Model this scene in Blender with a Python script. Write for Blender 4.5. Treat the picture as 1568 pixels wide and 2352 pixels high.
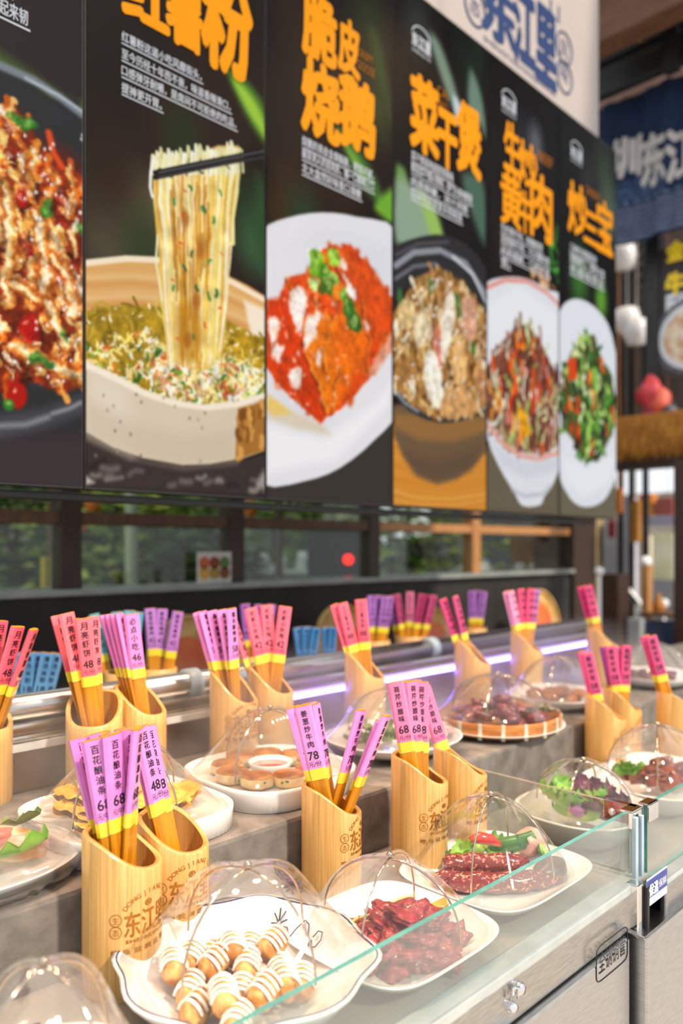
import bpy, bmesh, math, random
import numpy as np
from mathutils import Vector, Matrix

for o in list(bpy.data.objects):
    bpy.data.objects.remove(o, do_unlink=True)
SC = bpy.context.scene
COL = SC.collection
random.seed(7)
S2 = math.sqrt(2.0)
EYE = 1.30                      # camera height above the ground, metres

# ------------------------------------------------------------------ camera
cam_data = bpy.data.cameras.new('camera')
cam = bpy.data.objects.new('camera', cam_data)
COL.objects.link(cam)
cam.location = (0, 0, EYE)
cam.rotation_euler = (math.radians(90), 0, math.radians(-45))
cam_data.sensor_width = 36
cam_data.sensor_fit = 'AUTO'
cam_data.lens = 1774 * 36 / 2352
cam_data.shift_y = 82 / 2352
cam_data.clip_start = 0.02
cam_data.dof.use_dof = True
cam_data.dof.focus_distance = 0.93
cam_data.dof.aperture_fstop = 2.6
SC.camera = cam

# ------------------------------------------------------------------ view
SC.view_settings.view_transform = 'Standard'
SC.view_settings.look = 'None'
SC.view_settings.gamma = 1
SC.view_settings.use_curve_mapping = False
SC.view_settings.exposure = 0.25
SC.cycles.transparent_max_bounces = 20
SC.cycles.max_bounces = 5
SC.cycles.diffuse_bounces = 2
SC.cycles.glossy_bounces = 3
SC.cycles.volume_bounces = 0
SC.cycles.volume_max_steps = 64
SC.cycles.sample_clamp_indirect = 6
SC.cycles.adaptive_threshold = 0.03
SC.cycles.caustics_reflective = False
SC.cycles.caustics_refractive = False
SC.cycles.volume_step_rate = 6.0

# ------------------------------------------------------------------ world (bright hazy daylight)
W = bpy.data.worlds.new('daylight')
SC.world = W
W.use_nodes = True
wn = W.node_tree
wn.nodes.clear()
wo = wn.nodes.new('ShaderNodeOutputWorld')
wb = wn.nodes.new('ShaderNodeBackground')
wb.inputs[0].default_value = (0.93, 0.96, 1.0, 1)
wb.inputs[1].default_value = 0.95
wn.links.new(wb.outputs[0], wo.inputs[0])

# ------------------------------------------------------------------ sun and the lamps over the counter
def sun(direction, strength, color, angle):
    d = bpy.data.lights.new('sun', 'SUN')
    d.energy = strength; d.color = color; d.angle = math.radians(angle)
    o = bpy.data.objects.new('sun', d); COL.objects.link(o)
    o.rotation_euler = Vector(direction).to_track_quat('Z', 'Y').to_euler()
    return o
# direction points from the scene towards the sun: behind the photographer's right shoulder
sun((0.10, -0.85, 0.75), 3.0, (1.0, 0.86, 0.70), 4)
LAMPS = [(0.36, 0.92, 2.16), (1.05, 0.86, 2.36), (1.75, 0.86, 2.98)]
for p in LAMPS:
    d = bpy.data.lights.new('pendant_bulb', 'SPOT')
    d.energy = 38; d.color = (1.0, 0.62, 0.34); d.shadow_soft_size = 0.05
    d.spot_size = math.radians(115); d.spot_blend = 0.7
    o = bpy.data.objects.new('pendant_bulb', d); COL.objects.link(o)
    o.location = (p[0], p[1], p[2] - 0.03)

# ------------------------------------------------------------------ helpers: measuring
def at(px, py, d):
    """a point of the photograph at depth d -> metres"""
    r = (px - 784) / 1774 * d
    return Vector(((d + r) / S2, (d - r) / S2, EYE - (py - 1258) / 1774 * d))
def on_y(px, py, Y):
    t = (px - 784) / 1774
    return at(px, py, S2 * Y / (1 - t))
def on_x(px, py, X):
    t = (px - 784) / 1774
    return at(px, py, S2 * X / (1 + t))
def on_z(px, py, z):
    return at(px, py, (EYE - z) * 1774 / (py - 1258))

# ------------------------------------------------------------------ helpers: materials
def lin(c):
    if isinstance(c, str):
        c = [int(c[i:i + 2], 16) / 255 for i in (0, 2, 4)]
    return [x / 12.92 if x <= 0.04045 else ((x + 0.055) / 1.055) ** 2.4 for x in c[:3]]
MATS = {}
def mat(name, col, col2=None, scale=20, stretch=(1, 1, 1), rough=0.5, metal=0, spec=0.5, bump=0,
        emis=0, detail=3, lo=0.35, hi=0.65, coat=0, sss=0, pattern='noise', bump_scale=None):
    if name in MATS:
        return MATS[name]
    m = bpy.data.materials.new(name); m.use_nodes = True
    nt = m.node_tree; N = nt.nodes; L = nt.links
    b = N['Principled BSDF']
    c1 = lin(col) + [1]
    b.inputs['Base Color'].default_value = c1
    b.inputs['Roughness'].default_value = rough
    b.inputs['Metallic'].default_value = metal
    b.inputs['Specular IOR Level'].default_value = spec
    if coat:
        b.inputs['Coat Weight'].default_value = coat; b.inputs['Coat Roughness'].default_value = 0.08
    if sss:
        b.inputs['Subsurface Weight'].default_value = sss
        b.inputs['Subsurface Radius'].default_value = (0.01, 0.006, 0.004)
    tc = N.new('ShaderNodeTexCoord'); oi = N.new('ShaderNodeObjectInfo')
    mp = N.new('ShaderNodeMapping'); mul = N.new('ShaderNodeMath'); mul.operation = 'MULTIPLY'; mul.inputs[1].default_value = 7.3
    L.new(oi.outputs['Random'], mul.inputs[0]); L.new(mul.outputs[0], mp.inputs['Location'])
    L.new(tc.outputs['Object'], mp.inputs['Vector'])
    mp.inputs['Scale'].default_value = stretch
    if pattern == 'voronoi':
        t = N.new('ShaderNodeTexVoronoi'); t.inputs['Scale'].default_value = scale; out = t.outputs['Distance']
    elif pattern == 'wave':
        t = N.new('ShaderNodeTexWave'); t.inputs['Scale'].default_value = scale; t.inputs['Distortion'].default_value = 2.5
        t.inputs['Detail'].default_value = 2; out = t.outputs['Fac']
    else:
        t = N.new('ShaderNodeTexNoise'); t.inputs['Scale'].default_value = scale; t.inputs['Detail'].default_value = detail
        out = t.outputs['Fac']
    L.new(mp.outputs[0], t.inputs['Vector'])
    r = N.new('ShaderNodeValToRGB')
    r.color_ramp.elements[0].position = lo; r.color_ramp.elements[1].position = hi
    r.color_ramp.elements[0].color = c1
    r.color_ramp.elements[1].color = lin(col2 if col2 else [min(1, x * 1.06) for x in ([int(col[i:i + 2], 16) / 255 for i in (0, 2, 4)] if isinstance(col, str) else col)]) + [1]
    L.new(out, r.inputs[0]); L.new(r.outputs[0], b.inputs['Base Color'])
    if emis:
        L.new(r.outputs[0], b.inputs['Emission Color']); b.inputs['Emission Strength'].default_value = emis
        if emis < 5: m.cycles.emission_sampling = 'NONE'
    if bump:
        bp = N.new('ShaderNodeBump'); bp.inputs['Strength'].default_value = bump; bp.inputs['Distance'].default_value = 0.004
        if bump_scale:
            t2 = N.new('ShaderNodeTexNoise'); t2.inputs['Scale'].default_value = bump_scale; t2.inputs['Detail'].default_value = 3
            L.new(mp.outputs[0], t2.inputs['Vector']); L.new(t2.outputs['Fac'], bp.inputs['Height'])
        else:
            L.new(out, bp.inputs['Height'])
        L.new(bp.outputs[0], b.inputs['Normal'])
    MATS[name] = m
    return m

def clear_mat(name, tint, base=0.05, edge=0.7, power=3.0, rough=0.03, haze=0.0):
    """thin clear sheet: see-through, reflecting more at grazing angles"""
    if name in MATS:
        return MATS[name]
    m = bpy.data.materials.new(name); m.use_nodes = True
    nt = m.node_tree; N = nt.nodes; L = nt.links; N.clear()
    out = N.new('ShaderNodeOutputMaterial'); mix = N.new('ShaderNodeMixShader')
    tr = N.new('ShaderNodeBsdfTransparent'); gl = N.new('ShaderNodeBsdfGlossy')
    tr.inputs[0].default_value = (*tint, 1); gl.inputs['Roughness'].default_value = rough
    lw = N.new('ShaderNodeLayerWeight'); lw.inputs[0].default_value = 0.5
    pw = N.new('ShaderNodeMath'); pw.operation = 'POWER'; pw.inputs[1].default_value = power
    ma = N.new('ShaderNodeMath'); ma.operation = 'MULTIPLY_ADD'; ma.inputs[1].default_value = edge; ma.inputs[2].default_value = base
    ma.use_clamp = True
    L.new(lw.outputs['Facing'], pw.inputs[0]); L.new(pw.outputs[0], ma.inputs[0]); L.new(ma.outputs[0], mix.inputs[0])
    L.new(tr.outputs[0], mix.inputs[1]); L.new(gl.outputs[0], mix.inputs[2])
    if haze:
        df = N.new('ShaderNodeBsdfDiffuse'); df.inputs[0].default_value = (0.9, 0.9, 0.9, 1)
        m2 = N.new('ShaderNodeMixShader'); m2.inputs[0].default_value = haze
        L.new(mix.outputs[0], m2.inputs[1]); L.new(df.outputs[0], m2.inputs[2]); L.new(m2.outputs[0], out.inputs[0])
    else:
        L.new(mix.outputs[0], out.inputs[0])
    MATS[name] = m
    return m

def print_mat(name, reflect=0.07, glow=0.64, rough=0.5):
    """printed translucent sheet of a light box: colours come from the sheet's own print"""
    m = bpy.data.materials.new(name); m.use_nodes = True
    nt = m.node_tree; N = nt.nodes; L = nt.links
    b = N['Principled BSDF']
    a = N.new('ShaderNodeVertexColor'); a.layer_name = 'print'
    sc = N.new('ShaderNodeMixRGB'); sc.blend_type = 'MULTIPLY'; sc.inputs[0].default_value = 1
    sc.inputs[2].default_value = (reflect, reflect, reflect, 1)
    L.new(a.outputs[0], sc.inputs[1]); L.new(sc.outputs[0], b.inputs['Base Color'])
    L.new(a.outputs[0], b.inputs['Emission Color']); b.inputs['Emission Strength'].default_value = glow
    b.inputs['Roughness'].default_value = rough; b.inputs['Specular IOR Level'].default_value = 0.06
    m.cycles.emission_sampling = 'NONE'
    return m

# ------------------------------------------------------------------ helpers: meshes
class MB:
    def __init__(self):
        self.v = []; self.f = []; self.m = []
    def add(self, vs, fs, mi=0):
        n = len(self.v)
        self.v += [tuple(p) for p in vs]
        self.f += [tuple(i + n for i in f) for f in fs]
        self.m += [mi] * len(fs)
        return self
    def box(self, a, b, mi=0, M=None):
        x0, y0, z0 = a; x1, y1, z1 = b
        vs = [(x0, y0, z0), (x1, y0, z0), (x1, y1, z0), (x0, y1, z0), (x0, y0, z1), (x1, y0, z1), (x1, y1, z1), (x0, y1, z1)]
        if M is not None:
            vs = [M @ Vector(p) for p in vs]
        return self.add(vs, [(0, 3, 2, 1), (4, 5, 6, 7), (0, 1, 5, 4), (1, 2, 6, 5), (2, 3, 7, 6), (3, 0, 4, 7)], mi)
    def bbox(self, a, b, r=0.004, mi=0, M=None):
        """box with chamfered edges"""
        bm = bmesh.new(); bmesh.ops.create_cube(bm, size=1)
        for v in bm.verts:
            v.co = Vector([a[i] + (v.co[i] + .5) * (b[i] - a[i]) for i in range(3)])
        bmesh.ops.bevel(bm, geom=bm.edges[:], offset=r, segments=2, affect='EDGES', profile=0.6)
        bm.verts.index_update()
        vs = [M @ v.co if M is not None else v.co.copy() for v in bm.verts]
        fs = [[v.index for v in f.verts] for f in bm.faces]
        bm.free()
        return self.add(vs, fs, mi)
    def tube(self, path, r, seg=8, mi=0, closed=False, cap=True):
        path = [Vector(p) for p in path]; n = len(path); vs = []; fs = []
        prev = None
        for i, p in enumerate(path):
            if closed:
                t = path[(i + 1) % n] - path[i - 1]
            else:
                t = path[min(i + 1, n - 1)] - path[max(i - 1, 0)]
            t = t.normalized() if t.length > 0 else Vector((0, 0, 1))
            ref = prev if prev is not None else (Vector((0, 0, 1)) if abs(t.z) < 0.9 else Vector((1, 0, 0)))
            u = (ref - t * ref.dot(t))
            u = u.normalized() if u.length > 1e-6 else t.orthogonal().normalized()
            prev = u; w = t.cross(u)
            rr = r[i] if isinstance(r, (list, tuple)) else r
            for k in range(seg):
                a = 2 * math.pi * k / seg
                vs.append(p + (u * math.cos(a) + w * math.sin(a)) * rr)
        for i in range(n if closed else n - 1):
            j = (i + 1) % n
            for k in range(seg):
                k2 = (k + 1) % seg
                fs.append((i * seg + k, i * seg + k2, j * seg + k2, j * seg + k))
        if cap and not closed:
            fs.append(tuple(range(seg - 1, -1, -1))); fs.append(tuple((n - 1) * seg + k for k in range(seg)))
        return self.add(vs, fs, mi)
    def rings(self, rings, mi=0, cap0=True, cap1=True, flip=False):
        n = len(rings[0]); vs = [p for r in rings for p in r]; fs = []
        for i in range(len(rings) - 1):
            for k in range(n):
                k2 = (k + 1) % n
                f = (i * n + k, i * n + k2, (i + 1) * n + k2, (i + 1) * n + k)
                fs.append(f[::-1] if flip else f)
        if cap0:
            f = tuple(range(n - 1, -1, -1)); fs.append(f[::-1] if flip else f)
        if cap1:
            f = tuple((len(rings) - 1) * n + k for k in range(n)); fs.append(f[::-1] if flip else f)
        return self.add(vs, fs, mi)
    def lathe(self, prof, seg=32, mi=0, c=(0, 0, 0), cap0=False, cap1=False):
        rs = [[(c[0] + r * math.cos(2 * math.pi * k / seg), c[1] + r * math.sin(2 * math.pi * k / seg), c[2] + z) for k in range(seg)] for r, z in prof]
        return self.rings(rs, mi, cap0, cap1)
    def sphere(self, c, r, mi=0, seg=12, rg=7, M=None):
        rs = []
        for i in range(1, rg):
            a = math.pi * i / rg
            rs.append([(r * math.sin(a) * math.cos(2 * math.pi * k / seg), r * math.sin(a) * math.sin(2 * math.pi * k / seg), -r * math.cos(a)) for k in range(seg)])
        rs = [[(Vector(c) + (M @ Vector(p) if M is not None else Vector(p))) for p in q] for q in rs]
        return self.rings(rs, mi)
    def mesh(self, name, mats, smooth=False):
        me = bpy.data.meshes.new(name)
        me.from_pydata(self.v, [], self.f)
        for m in (mats if isinstance(mats, (list, tuple)) else [mats]):
            me.materials.append(m)
        if len(set(self.m)) > 1:
            me.polygons.foreach_set('material_index', self.m)
        if smooth:
            me.polygons.foreach_set('use_smooth', [True] * len(self.f))
            if smooth == 'auto':
                me.set_sharp_from_angle(angle=math.radians(40))
        me.update()
        return me
    def build(self, name, mats, parent=None, smooth=False, loc=None):
        o = bpy.data.objects.new(name, self.mesh(name, mats, smooth))
        COL.objects.link(o)
        if parent is not None:
            o.parent = parent
        if loc is not None:
            o.location = loc
        return o

def tag(o, label=None, cat=None, group=None, kind=None):
    if label: o['label'] = label
    if cat: o['category'] = cat
    if group: o['group'] = group
    if kind: o['kind'] = kind
    return o
def empty(name, loc, rz=0, label=None, cat=None, group=None, kind=None):
    o = bpy.data.objects.new(name, None); COL.objects.link(o)
    o.location = loc; o.rotation_euler = (0, 0, rz); o.empty_display_size = 0.02
    return tag(o, label, cat, group, kind)
def put(mesh, name, parent=None, M=None):
    o = bpy.data.objects.new(name, mesh); COL.objects.link(o)
    if parent is not None: o.parent = parent
    if M is not None: o.matrix_local = M
    return o
def copy_tree(o, parent=None):
    c = o.copy(); COL.objects.link(c)
    if parent is not None: c.parent = parent
    for ch in list(o.children):
        copy_tree(ch, c)
    return c
def catmull(pts, n=6, closed=True):
    P = [Vector(p) for p in pts]; out = []; N = len(P)
    for i in range(N if closed else N - 1):
        if closed:
            a, b, c, d = P[i - 1], P[i], P[(i + 1) % N], P[(i + 2) % N]
        else:
            a, b, c, d = P[max(i - 1, 0)], P[i], P[i + 1], P[min(i + 2, N - 1)]
        for k in range(n):
            t = k / n
            out.append(0.5 * ((2 * b) + (c - a) * t + (2 * a - 5 * b + 4 * c - d) * t * t + (3 * b - a - 3 * c + d) * t ** 3))
    if not closed: out.append(P[-1])
    return out
def supell(a, b, n, seg=48, z=0, wob=0, k=0):
    out = []
    for i in range(seg):
        t = 2 * math.pi * i / seg
        c, s = math.cos(t), math.sin(t)
        w = 1 + wob * math.cos(k * t)
        out.append((a * w * math.copysign(abs(c) ** (2 / n), c), b * w * math.copysign(abs(s) ** (2 / n), s), z))
    return out

# ------------------------------------------------------------------ helpers: lettering
_txt = {}
def text_geo(body, bold=0.0, res=2, spacing=1.0, line=1.0):
    """outline of a line of writing, size 1 -> (verts 2D, faces)"""
    key = (body, bold, res, spacing, line)
    if key in _txt: return _txt[key]
    c = bpy.data.curves.new('lettering', 'FONT'); c.body = body; c.resolution_u = res; c.offset = bold
    c.space_character = spacing; c.space_line = line; c.align_x = 'LEFT'
    o = bpy.data.objects.new('lettering', c); COL.objects.link(o)
    dg = bpy.context.evaluated_depsgraph_get(); me = bpy.data.meshes.new_from_object(o.evaluated_get(dg))
    vs = [(v.co.x, v.co.y) for v in me.vertices]; fs = [tuple(p.vertices) for p in me.polygons]
    bpy.data.objects.remove(o); bpy.data.curves.remove(c); bpy.data.meshes.remove(me)
    _txt[key] = (vs, fs)
    return vs, fs
def fit_text(mb, body, x0, z0, x1, z1, bold=0.0, place=None, mi=0, keep=False, spacing=1.0):
    """write BODY into the box; place(u, v) -> 3D point"""
    vs, fs = text_geo(body, 0.0, 2, spacing)
    if not vs: return
    ax = min(p[0] for p in vs); bx = max(p[0] for p in vs); ay = min(p[1] for p in vs); by = max(p[1] for p in vs)
    sx = (x1 - x0) / max(bx - ax, 1e-6); sy = (z1 - z0) / max(by - ay, 1e-6)
    if keep: sx = sy = min(sx, sy)
    e = bold
    shifts = [(0, 0)] if e <= 0 else ([(-e, 0), (e, 0), (0, e * .6), (0, -e * .6)] if e < .03 else [(0, 0)] + [(e * math.cos(t), e * .8 * math.sin(t)) for t in [math.pi * k / 4 for k in range(8)]])
    o_ = Vector(place(x0, z0)); nrm = (Vector(place(x0 + .001, z0)) - o_).cross(Vector(place(x0, z0 + .001)) - o_).normalized()
    for i, (ex, ey) in enumerate(shifts):                  # heavier strokes: the outline repeated with a small shift
        mb.add([Vector(place(x0 + (p[0] - ax + ex) * sx, z0 + (p[1] - ay + ey) * sy)) + nrm * (.00012 * i) for p in vs], fs, mi)

# ================================================================== STRUCTURE
CT = 0.85            # counter floor height
ST = 0.939           # display step height
CT2 = 0.835          # floor of the second counter unit
YG = 0.4635          # front glass
YS = 0.776           # front of the display step
YR = 1.13            # rail behind the step
YP = 1.25            # light boxes
YW = 2.0             # window wall
SH = 0.845           # back shelf

steel = mat('brushed_steel', 'C9C7C4', 'B4B1AD', scale=60, stretch=(1, 14, 14), rough=0.24, metal=1, bump=0.04)
steel_v = mat('brushed_steel_panel', 'CFCFCF', 'BDBDBD', scale=50, stretch=(1, 1, 18), rough=0.3, metal=1, bump=0.03)
steel_dark = mat('dark_steel', '4A4A4C', '3A3A3C', scale=30, rough=0.35, metal=0.8)
chrome = mat('chrome', 'E6E4E2', rough=0.08, metal=1)
white_porcelain = mat('white_porcelain', 'F6F4F1', 'FBFAF8', scale=5, rough=0.12, spec=0.6, coat=0.4)
black_paint = mat('black_paint', '151415', '1C1A1A', scale=20, rough=0.45)
concrete = mat('concrete', '6B6560', '8A837C', scale=28, rough=0.75, bump=0.25, bump_scale=160, detail=6)
wood_dark = mat('dark_brown_wood', '2C1B12', '3E271A', scale=16, stretch=(6, 6, 1), rough=0.5)
wood_mid = mat('brown_wood', '4C3422', '66482F', scale=14, stretch=(6, 6, 1), rough=0.5)
wood_orange = mat('orange_wood', 'B07A48', 'C58F5A', scale=14, stretch=(6, 6, 1), rough=0.45)
pale_paint = mat('pale_paint', 'C9C8C4', 'D6D5D0', scale=8, rough=0.7)
glass_window = clear_mat('window_glass', (0.8, 0.84, 0.8), base=0.03, edge=0.4, rough=0.02)

mb = MB(); mb.add([(-6, -6, 0), (14, -6, 0), (14, 14, 0), (-6, 14, 0)], [(0, 1, 2, 3)])
tag(mb.build('floor', mat('paving', 'C6C0B8', 'D4CFC8', scale=6, rough=0.85)), 'grey paved ground of the food market', None, kind='structure')

# knee wall and window frames behind the stall
mb = MB(); mb.box((-0.5, YW, 0), (3.68, YW + 0.12, EYE - 0.131))
wl = tag(mb.build('wall_back', mat('dark_knee_wall', '22211F', '2E2C29', scale=9, rough=0.7)), 'dark knee wall below the window band', None, kind='structure')
mb = MB(); mb.bbox((-0.5, YW - 0.03, EYE - 0.13), (3.68, YW + 0.14, EYE - 0.112), 0.004)
mb.build('window_ledge', mat('grey_ledge', '8F9492', 'A2A7A4', scale=12, rough=0.3), wl)
MX = [on_y(p, 1258, YW).x for p in (165, 545, 861, 1095)] + [on_y(1343, 1258, YW).x]
MX = [-0.45] + MX
rail_z = EYE + 0.082
for i in range(5):
    x0, x1 = MX[i], MX[i + 1]
    w = empty('window_%d' % (i + 1), ((x0 + x1) / 2, YW, EYE), kind='structure')
    wm = wood_mid if i in (1, 2) else (wood_orange if i == 3 else wood_dark)
    def part(a, b, name, m):
        q = MB(); q.bbox([a[k] - w.location[k] for k in range(3)], [b[k] - w.location[k] for k in range(3)], 0.003); q.build(name, m, w)
    part((x1 - 0.03, YW, EYE - 0.112), (x1 + 0.03, YW + 0.06, EYE + 0.75), 'mullion', wood_dark if i != 3 else wood_orange)
    part((x0 + 0.03, YW + 0.005, rail_z - 0.018), (x1 - 0.03, YW + 0.055, rail_z + 0.018), 'transom', wood_mid if i < 3 else wood_orange)
    part((x0 + 0.03, YW + 0.025, EYE - 0.112), (x1 - 0.03, YW + 0.031, rail_z - 0.018), 'pane', glass_window)
    part((x0 + 0.03, YW + 0.025, rail_z + 0.018), (x1 - 0.03, YW + 0.031, EYE + 0.75), 'pane', glass_window)
# posts that end the window wall
def post(px0, px1, y0, Y, m, name, label, z1=2.6):
    a = on_y(px0, 1258, Y); b = on_y(px1, 1258, Y)
    q = MB(); q.bbox((a.x, Y, 0), (b.x, Y + (b.x - a.x), z1), 0.006)
    return tag(q.build(name, m), label, 'post')
post(1318, 1369, 0, YW - 0.02, wood_dark, 'wooden_post', 'square dark brown post closing the window band')
post(1369, 1385, 0, YW + 0.3, mat('beige_paint', '9C8763', 'AE986F', scale=10, rough=0.6), 'painted_post', 'slim beige post right behind the dark brown post')

# ------------------------------------------------------------------ the light boxes
class Canvas:
    """a printed sheet; u, v in centimetres from its lower corner, colours are sRGB 0..1"""
    def __init__(self, w, h, step, bg):
        self.nu = int(w / step) + 1; self.nv = int(h / step) + 1; self.w = w; self.h = h
        self.U, self.V = np.meshgrid(np.linspace(0, w, self.nu), np.linspace(0, h, self.nv))
        self.C = np.zeros((self.nv, self.nu, 3), np.float32); self.C[:] = self.c(bg)
    def c(self, s):
        return np.array([int(s[i:i + 2], 16) / 255 for i in (0, 2, 4)], np.float32) if isinstance(s, str) else np.array(s, np.float32)
    def win(self, u0, u1, v0, v1):
        i0 = max(0, int(u0 / self.w * (self.nu - 1))); i1 = min(self.nu, int(u1 / self.w * (self.nu - 1)) + 2)
        j0 = max(0, int(v0 / self.h * (self.nv - 1))); j1 = min(self.nv, int(v1 / self.h * (self.nv - 1)) + 2)
        if i1 <= i0 or j1 <= j0: return None
        return slice(j0, j1), slice(i0, i1)
    def mix(self, s, a, col):
        self.C[s] = self.C[s] * (1 - a[..., None]) + self.c(col) * a[..., None]
    def poly_mask(self, pts, soft, s):
        U = self.U[s]; V = self.V[s]; n = len(pts)
        ins = np.zeros(U.shape, bool); d2 = np.full(U.shape, 1e9)
        for i in range(n):
            (x0, y0), (x1, y1) = pts[i], pts[(i + 1) % n]
            if y0 != y1:
                ins ^= ((y0 > V) != (y1 > V)) & (U < (x1 - x0) * (V - y0) / (y1 - y0) + x0)
            dx, dy = x1 - x0, y1 - y0; q = dx * dx + dy * dy + 1e-9
            t = np.clip(((U - x0) * dx + (V - y0) * dy) / q, 0, 1)
            d2 = np.minimum(d2, (U - x0 - t * dx) ** 2 + (V - y0 - t * dy) ** 2)
        sd = np.sqrt(d2) * np.where(ins, 1, -1)
        return np.clip(sd / soft + 0.5, 0, 1)
    def poly(self, pts, col, soft=0.3, alpha=1.0, smooth=0):
        if smooth: pts = [(p.x, p.y) for p in catmull([(a, b, 0) for a, b in pts], smooth)]
        us = [p[0] for p in pts]; vs = [p[1] for p in pts]
        s = self.win(min(us) - soft, max(us) + soft, min(vs) - soft, max(vs) + soft)
        if s is None: return
        self.mix(s, self.poly_mask(pts, soft, s) * alpha, col)
    def stroke(self, pts, w, col, soft=0.25, alpha=1.0, w1=None):
        us = [p[0] for p in pts]; vs = [p[1] for p in pts]; e = w / 2 + soft
        s = self.win(min(us) - e, max(us) + e, min(vs) - e, max(vs) + e)
        if s is None: return
        U = self.U[s]; V = self.V[s]; a = np.zeros(U.shape); n = len(pts) - 1
        for i in range(n):
            (x0, y0), (x1, y1) = pts[i], pts[i + 1]
            dx, dy = x1 - x0, y1 - y0
            t = np.clip(((U - x0) * dx + (V - y0) * dy) / (dx * dx + dy * dy + 1e-9), 0, 1)
            d = np.hypot(U - x0 - t * dx, V - y0 - t * dy)
            ww = w if w1 is None else w + (w1 - w) * (i + t) / n
            a = np.maximum(a, np.clip((ww / 2 - d) / soft + 0.5, 0, 1))
        self.mix(s, a * alpha, col)
    def ell(self, c, ru, rv, col, soft=0.3, alpha=1.0, rot=0.0):
        R = max(ru, rv) + soft
        s = self.win(c[0] - R, c[0] + R, c[1] - R, c[1] + R)
        if s is None: return
        U = self.U[s] - c[0]; V = self.V[s] - c[1]; cs, sn = math.cos(rot), math.sin(rot)
        q = np.hypot((U * cs + V * sn) / ru, (-U * sn + V * cs) / rv)
        self.mix(s, np.clip((1 - q) * min(ru, rv) / soft + 0.5, 0, 1) * alpha, col)
    def blur(self, n, s=(slice(None), slice(None))):
        for _ in range(n):
            A = self.C[s]; P = np.pad(A, ((1, 1), (1, 1), (0, 0)), 'edge')
            self.C[s] = (P[:-2, 1:-1] + P[2:, 1:-1] + P[1:-1, :-2] + P[1:-1, 2:] + 2 * A) / 6
    def points_in(self, pts, n, rng):
        us = [p[0] for p in pts]; vs = [p[1] for p in pts]; out = []
        while len(out) < n:
            x = rng.uniform(min(us), max(us)); y = rng.uniform(min(vs), max(vs)); ins = False
            for i in range(len(pts)):
                (x0, y0), (x1, y1) = pts[i], pts[(i + 1) % len(pts)]
                if (y0 > y) != (y1 > y) and x < (x1 - x0) * (y - y0) / (y1 - y0) + x0: ins = not ins
            if ins: out.append((x, y))
        return out
    def strips(self, pts, n, cols, rng, ln=(2, 5), w=(0.4, 0.9), ang=(0, math.pi), soft=0.25, curve=0.5, hi=None):
        for p in self.points_in(pts, n, rng):
            a = rng.uniform(*ang); l = rng.uniform(*ln) / 2; b = rng.uniform(-curve, curve); ww = rng.uniform(*w)
            q = [(p[0] + math.cos(a) * l * t - math.sin(a) * b * (1 - t * t) * l, p[1] + math.sin(a) * l * t + math.cos(a) * b * (1 - t * t) * l) for t in (-1, -.5, 0, .5, 1)]
            col = rng.choice(cols)
            self.stroke(q, ww, col, soft)
            if hi and rng.random() < 0.5:
                self.stroke([(x - ww * .15, y + ww * .18) for x, y in q[1:4]], ww * 0.35, hi, soft, 0.8)
    def vnoise(self, shape, cells, rng):
        nv, nu = shape; out = np.zeros(shape)
        for o, a in ((1, 1.0), (2, .5), (4, .25)):
            gv, gu = max(2, int(cells[0] * o)) + 2, max(2, int(cells[1] * o)) + 2
            g = rng.random((gv, gu)); v = np.linspace(0, gv - 1.001, nv); u = np.linspace(0, gu - 1.001, nu)
            i = v.astype(int); j = u.astype(int); fv = (v - i)[:, None]; fu = (u - j)[None, :]
            fv = fv * fv * (3 - 2 * fv); fu = fu * fu * (3 - 2 * fu)
            out += a * ((g[i][:, j] * (1 - fu) + g[i][:, j + 1] * fu) * (1 - fv) + (g[i + 1][:, j] * (1 - fu) + g[i + 1][:, j + 1] * fu) * fv)
        return out / 1.75 - .5
    def ripple(self, pts, amp=1.0, cell=2.0, shade=.25, seed=1):
        """make the drawn food irregular: wander its outlines and vary its tone"""
        us = [p[0] for p in pts]; vs = [p[1] for p in pts]
        s = self.win(min(us) - 1, max(us) + 1, min(vs) - 1, max(vs) + 1)
        if s is None: return
        rng = np.random.default_rng(seed); U = self.U[s]; shp = U.shape
        n = ((max(vs) - min(vs)) / cell, (max(us) - min(us)) / cell)
        m = self.poly_mask(pts, 1.2, s)
        du = self.vnoise(shp, n, rng) * 2 * amp * m; dv = self.vnoise(shp, n, rng) * 2 * amp * m
        j0, i0 = s[0].start, s[1].start; st = self.w / (self.nu - 1)
        jj = np.clip(np.arange(shp[0])[:, None] + j0 + dv / st, 0, self.nv - 1.001); ii = np.clip(np.arange(shp[1])[None, :] + i0 + du / st, 0, self.nu - 1.001)
        j, i = jj.astype(int), ii.astype(int); fj, fi = (jj - j)[..., None], (ii - i)[..., None]
        C = self.C
        new = (C[j, i] * (1 - fi) + C[j, np.minimum(i + 1, self.nu - 1)] * fi) * (1 - fj) + (C[np.minimum(j + 1, self.nv - 1), i] * (1 - fi) + C[np.minimum(j + 1, self.nv - 1), np.minimum(i + 1, self.nu - 1)] * fi) * fj
        k = 1 + shade * 2 * self.vnoise(shp, (n[0] * 1.3, n[1] * 1.3), rng) * m
        self.C[s] = np.clip(new * k[..., None], 0, 1)
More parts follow.
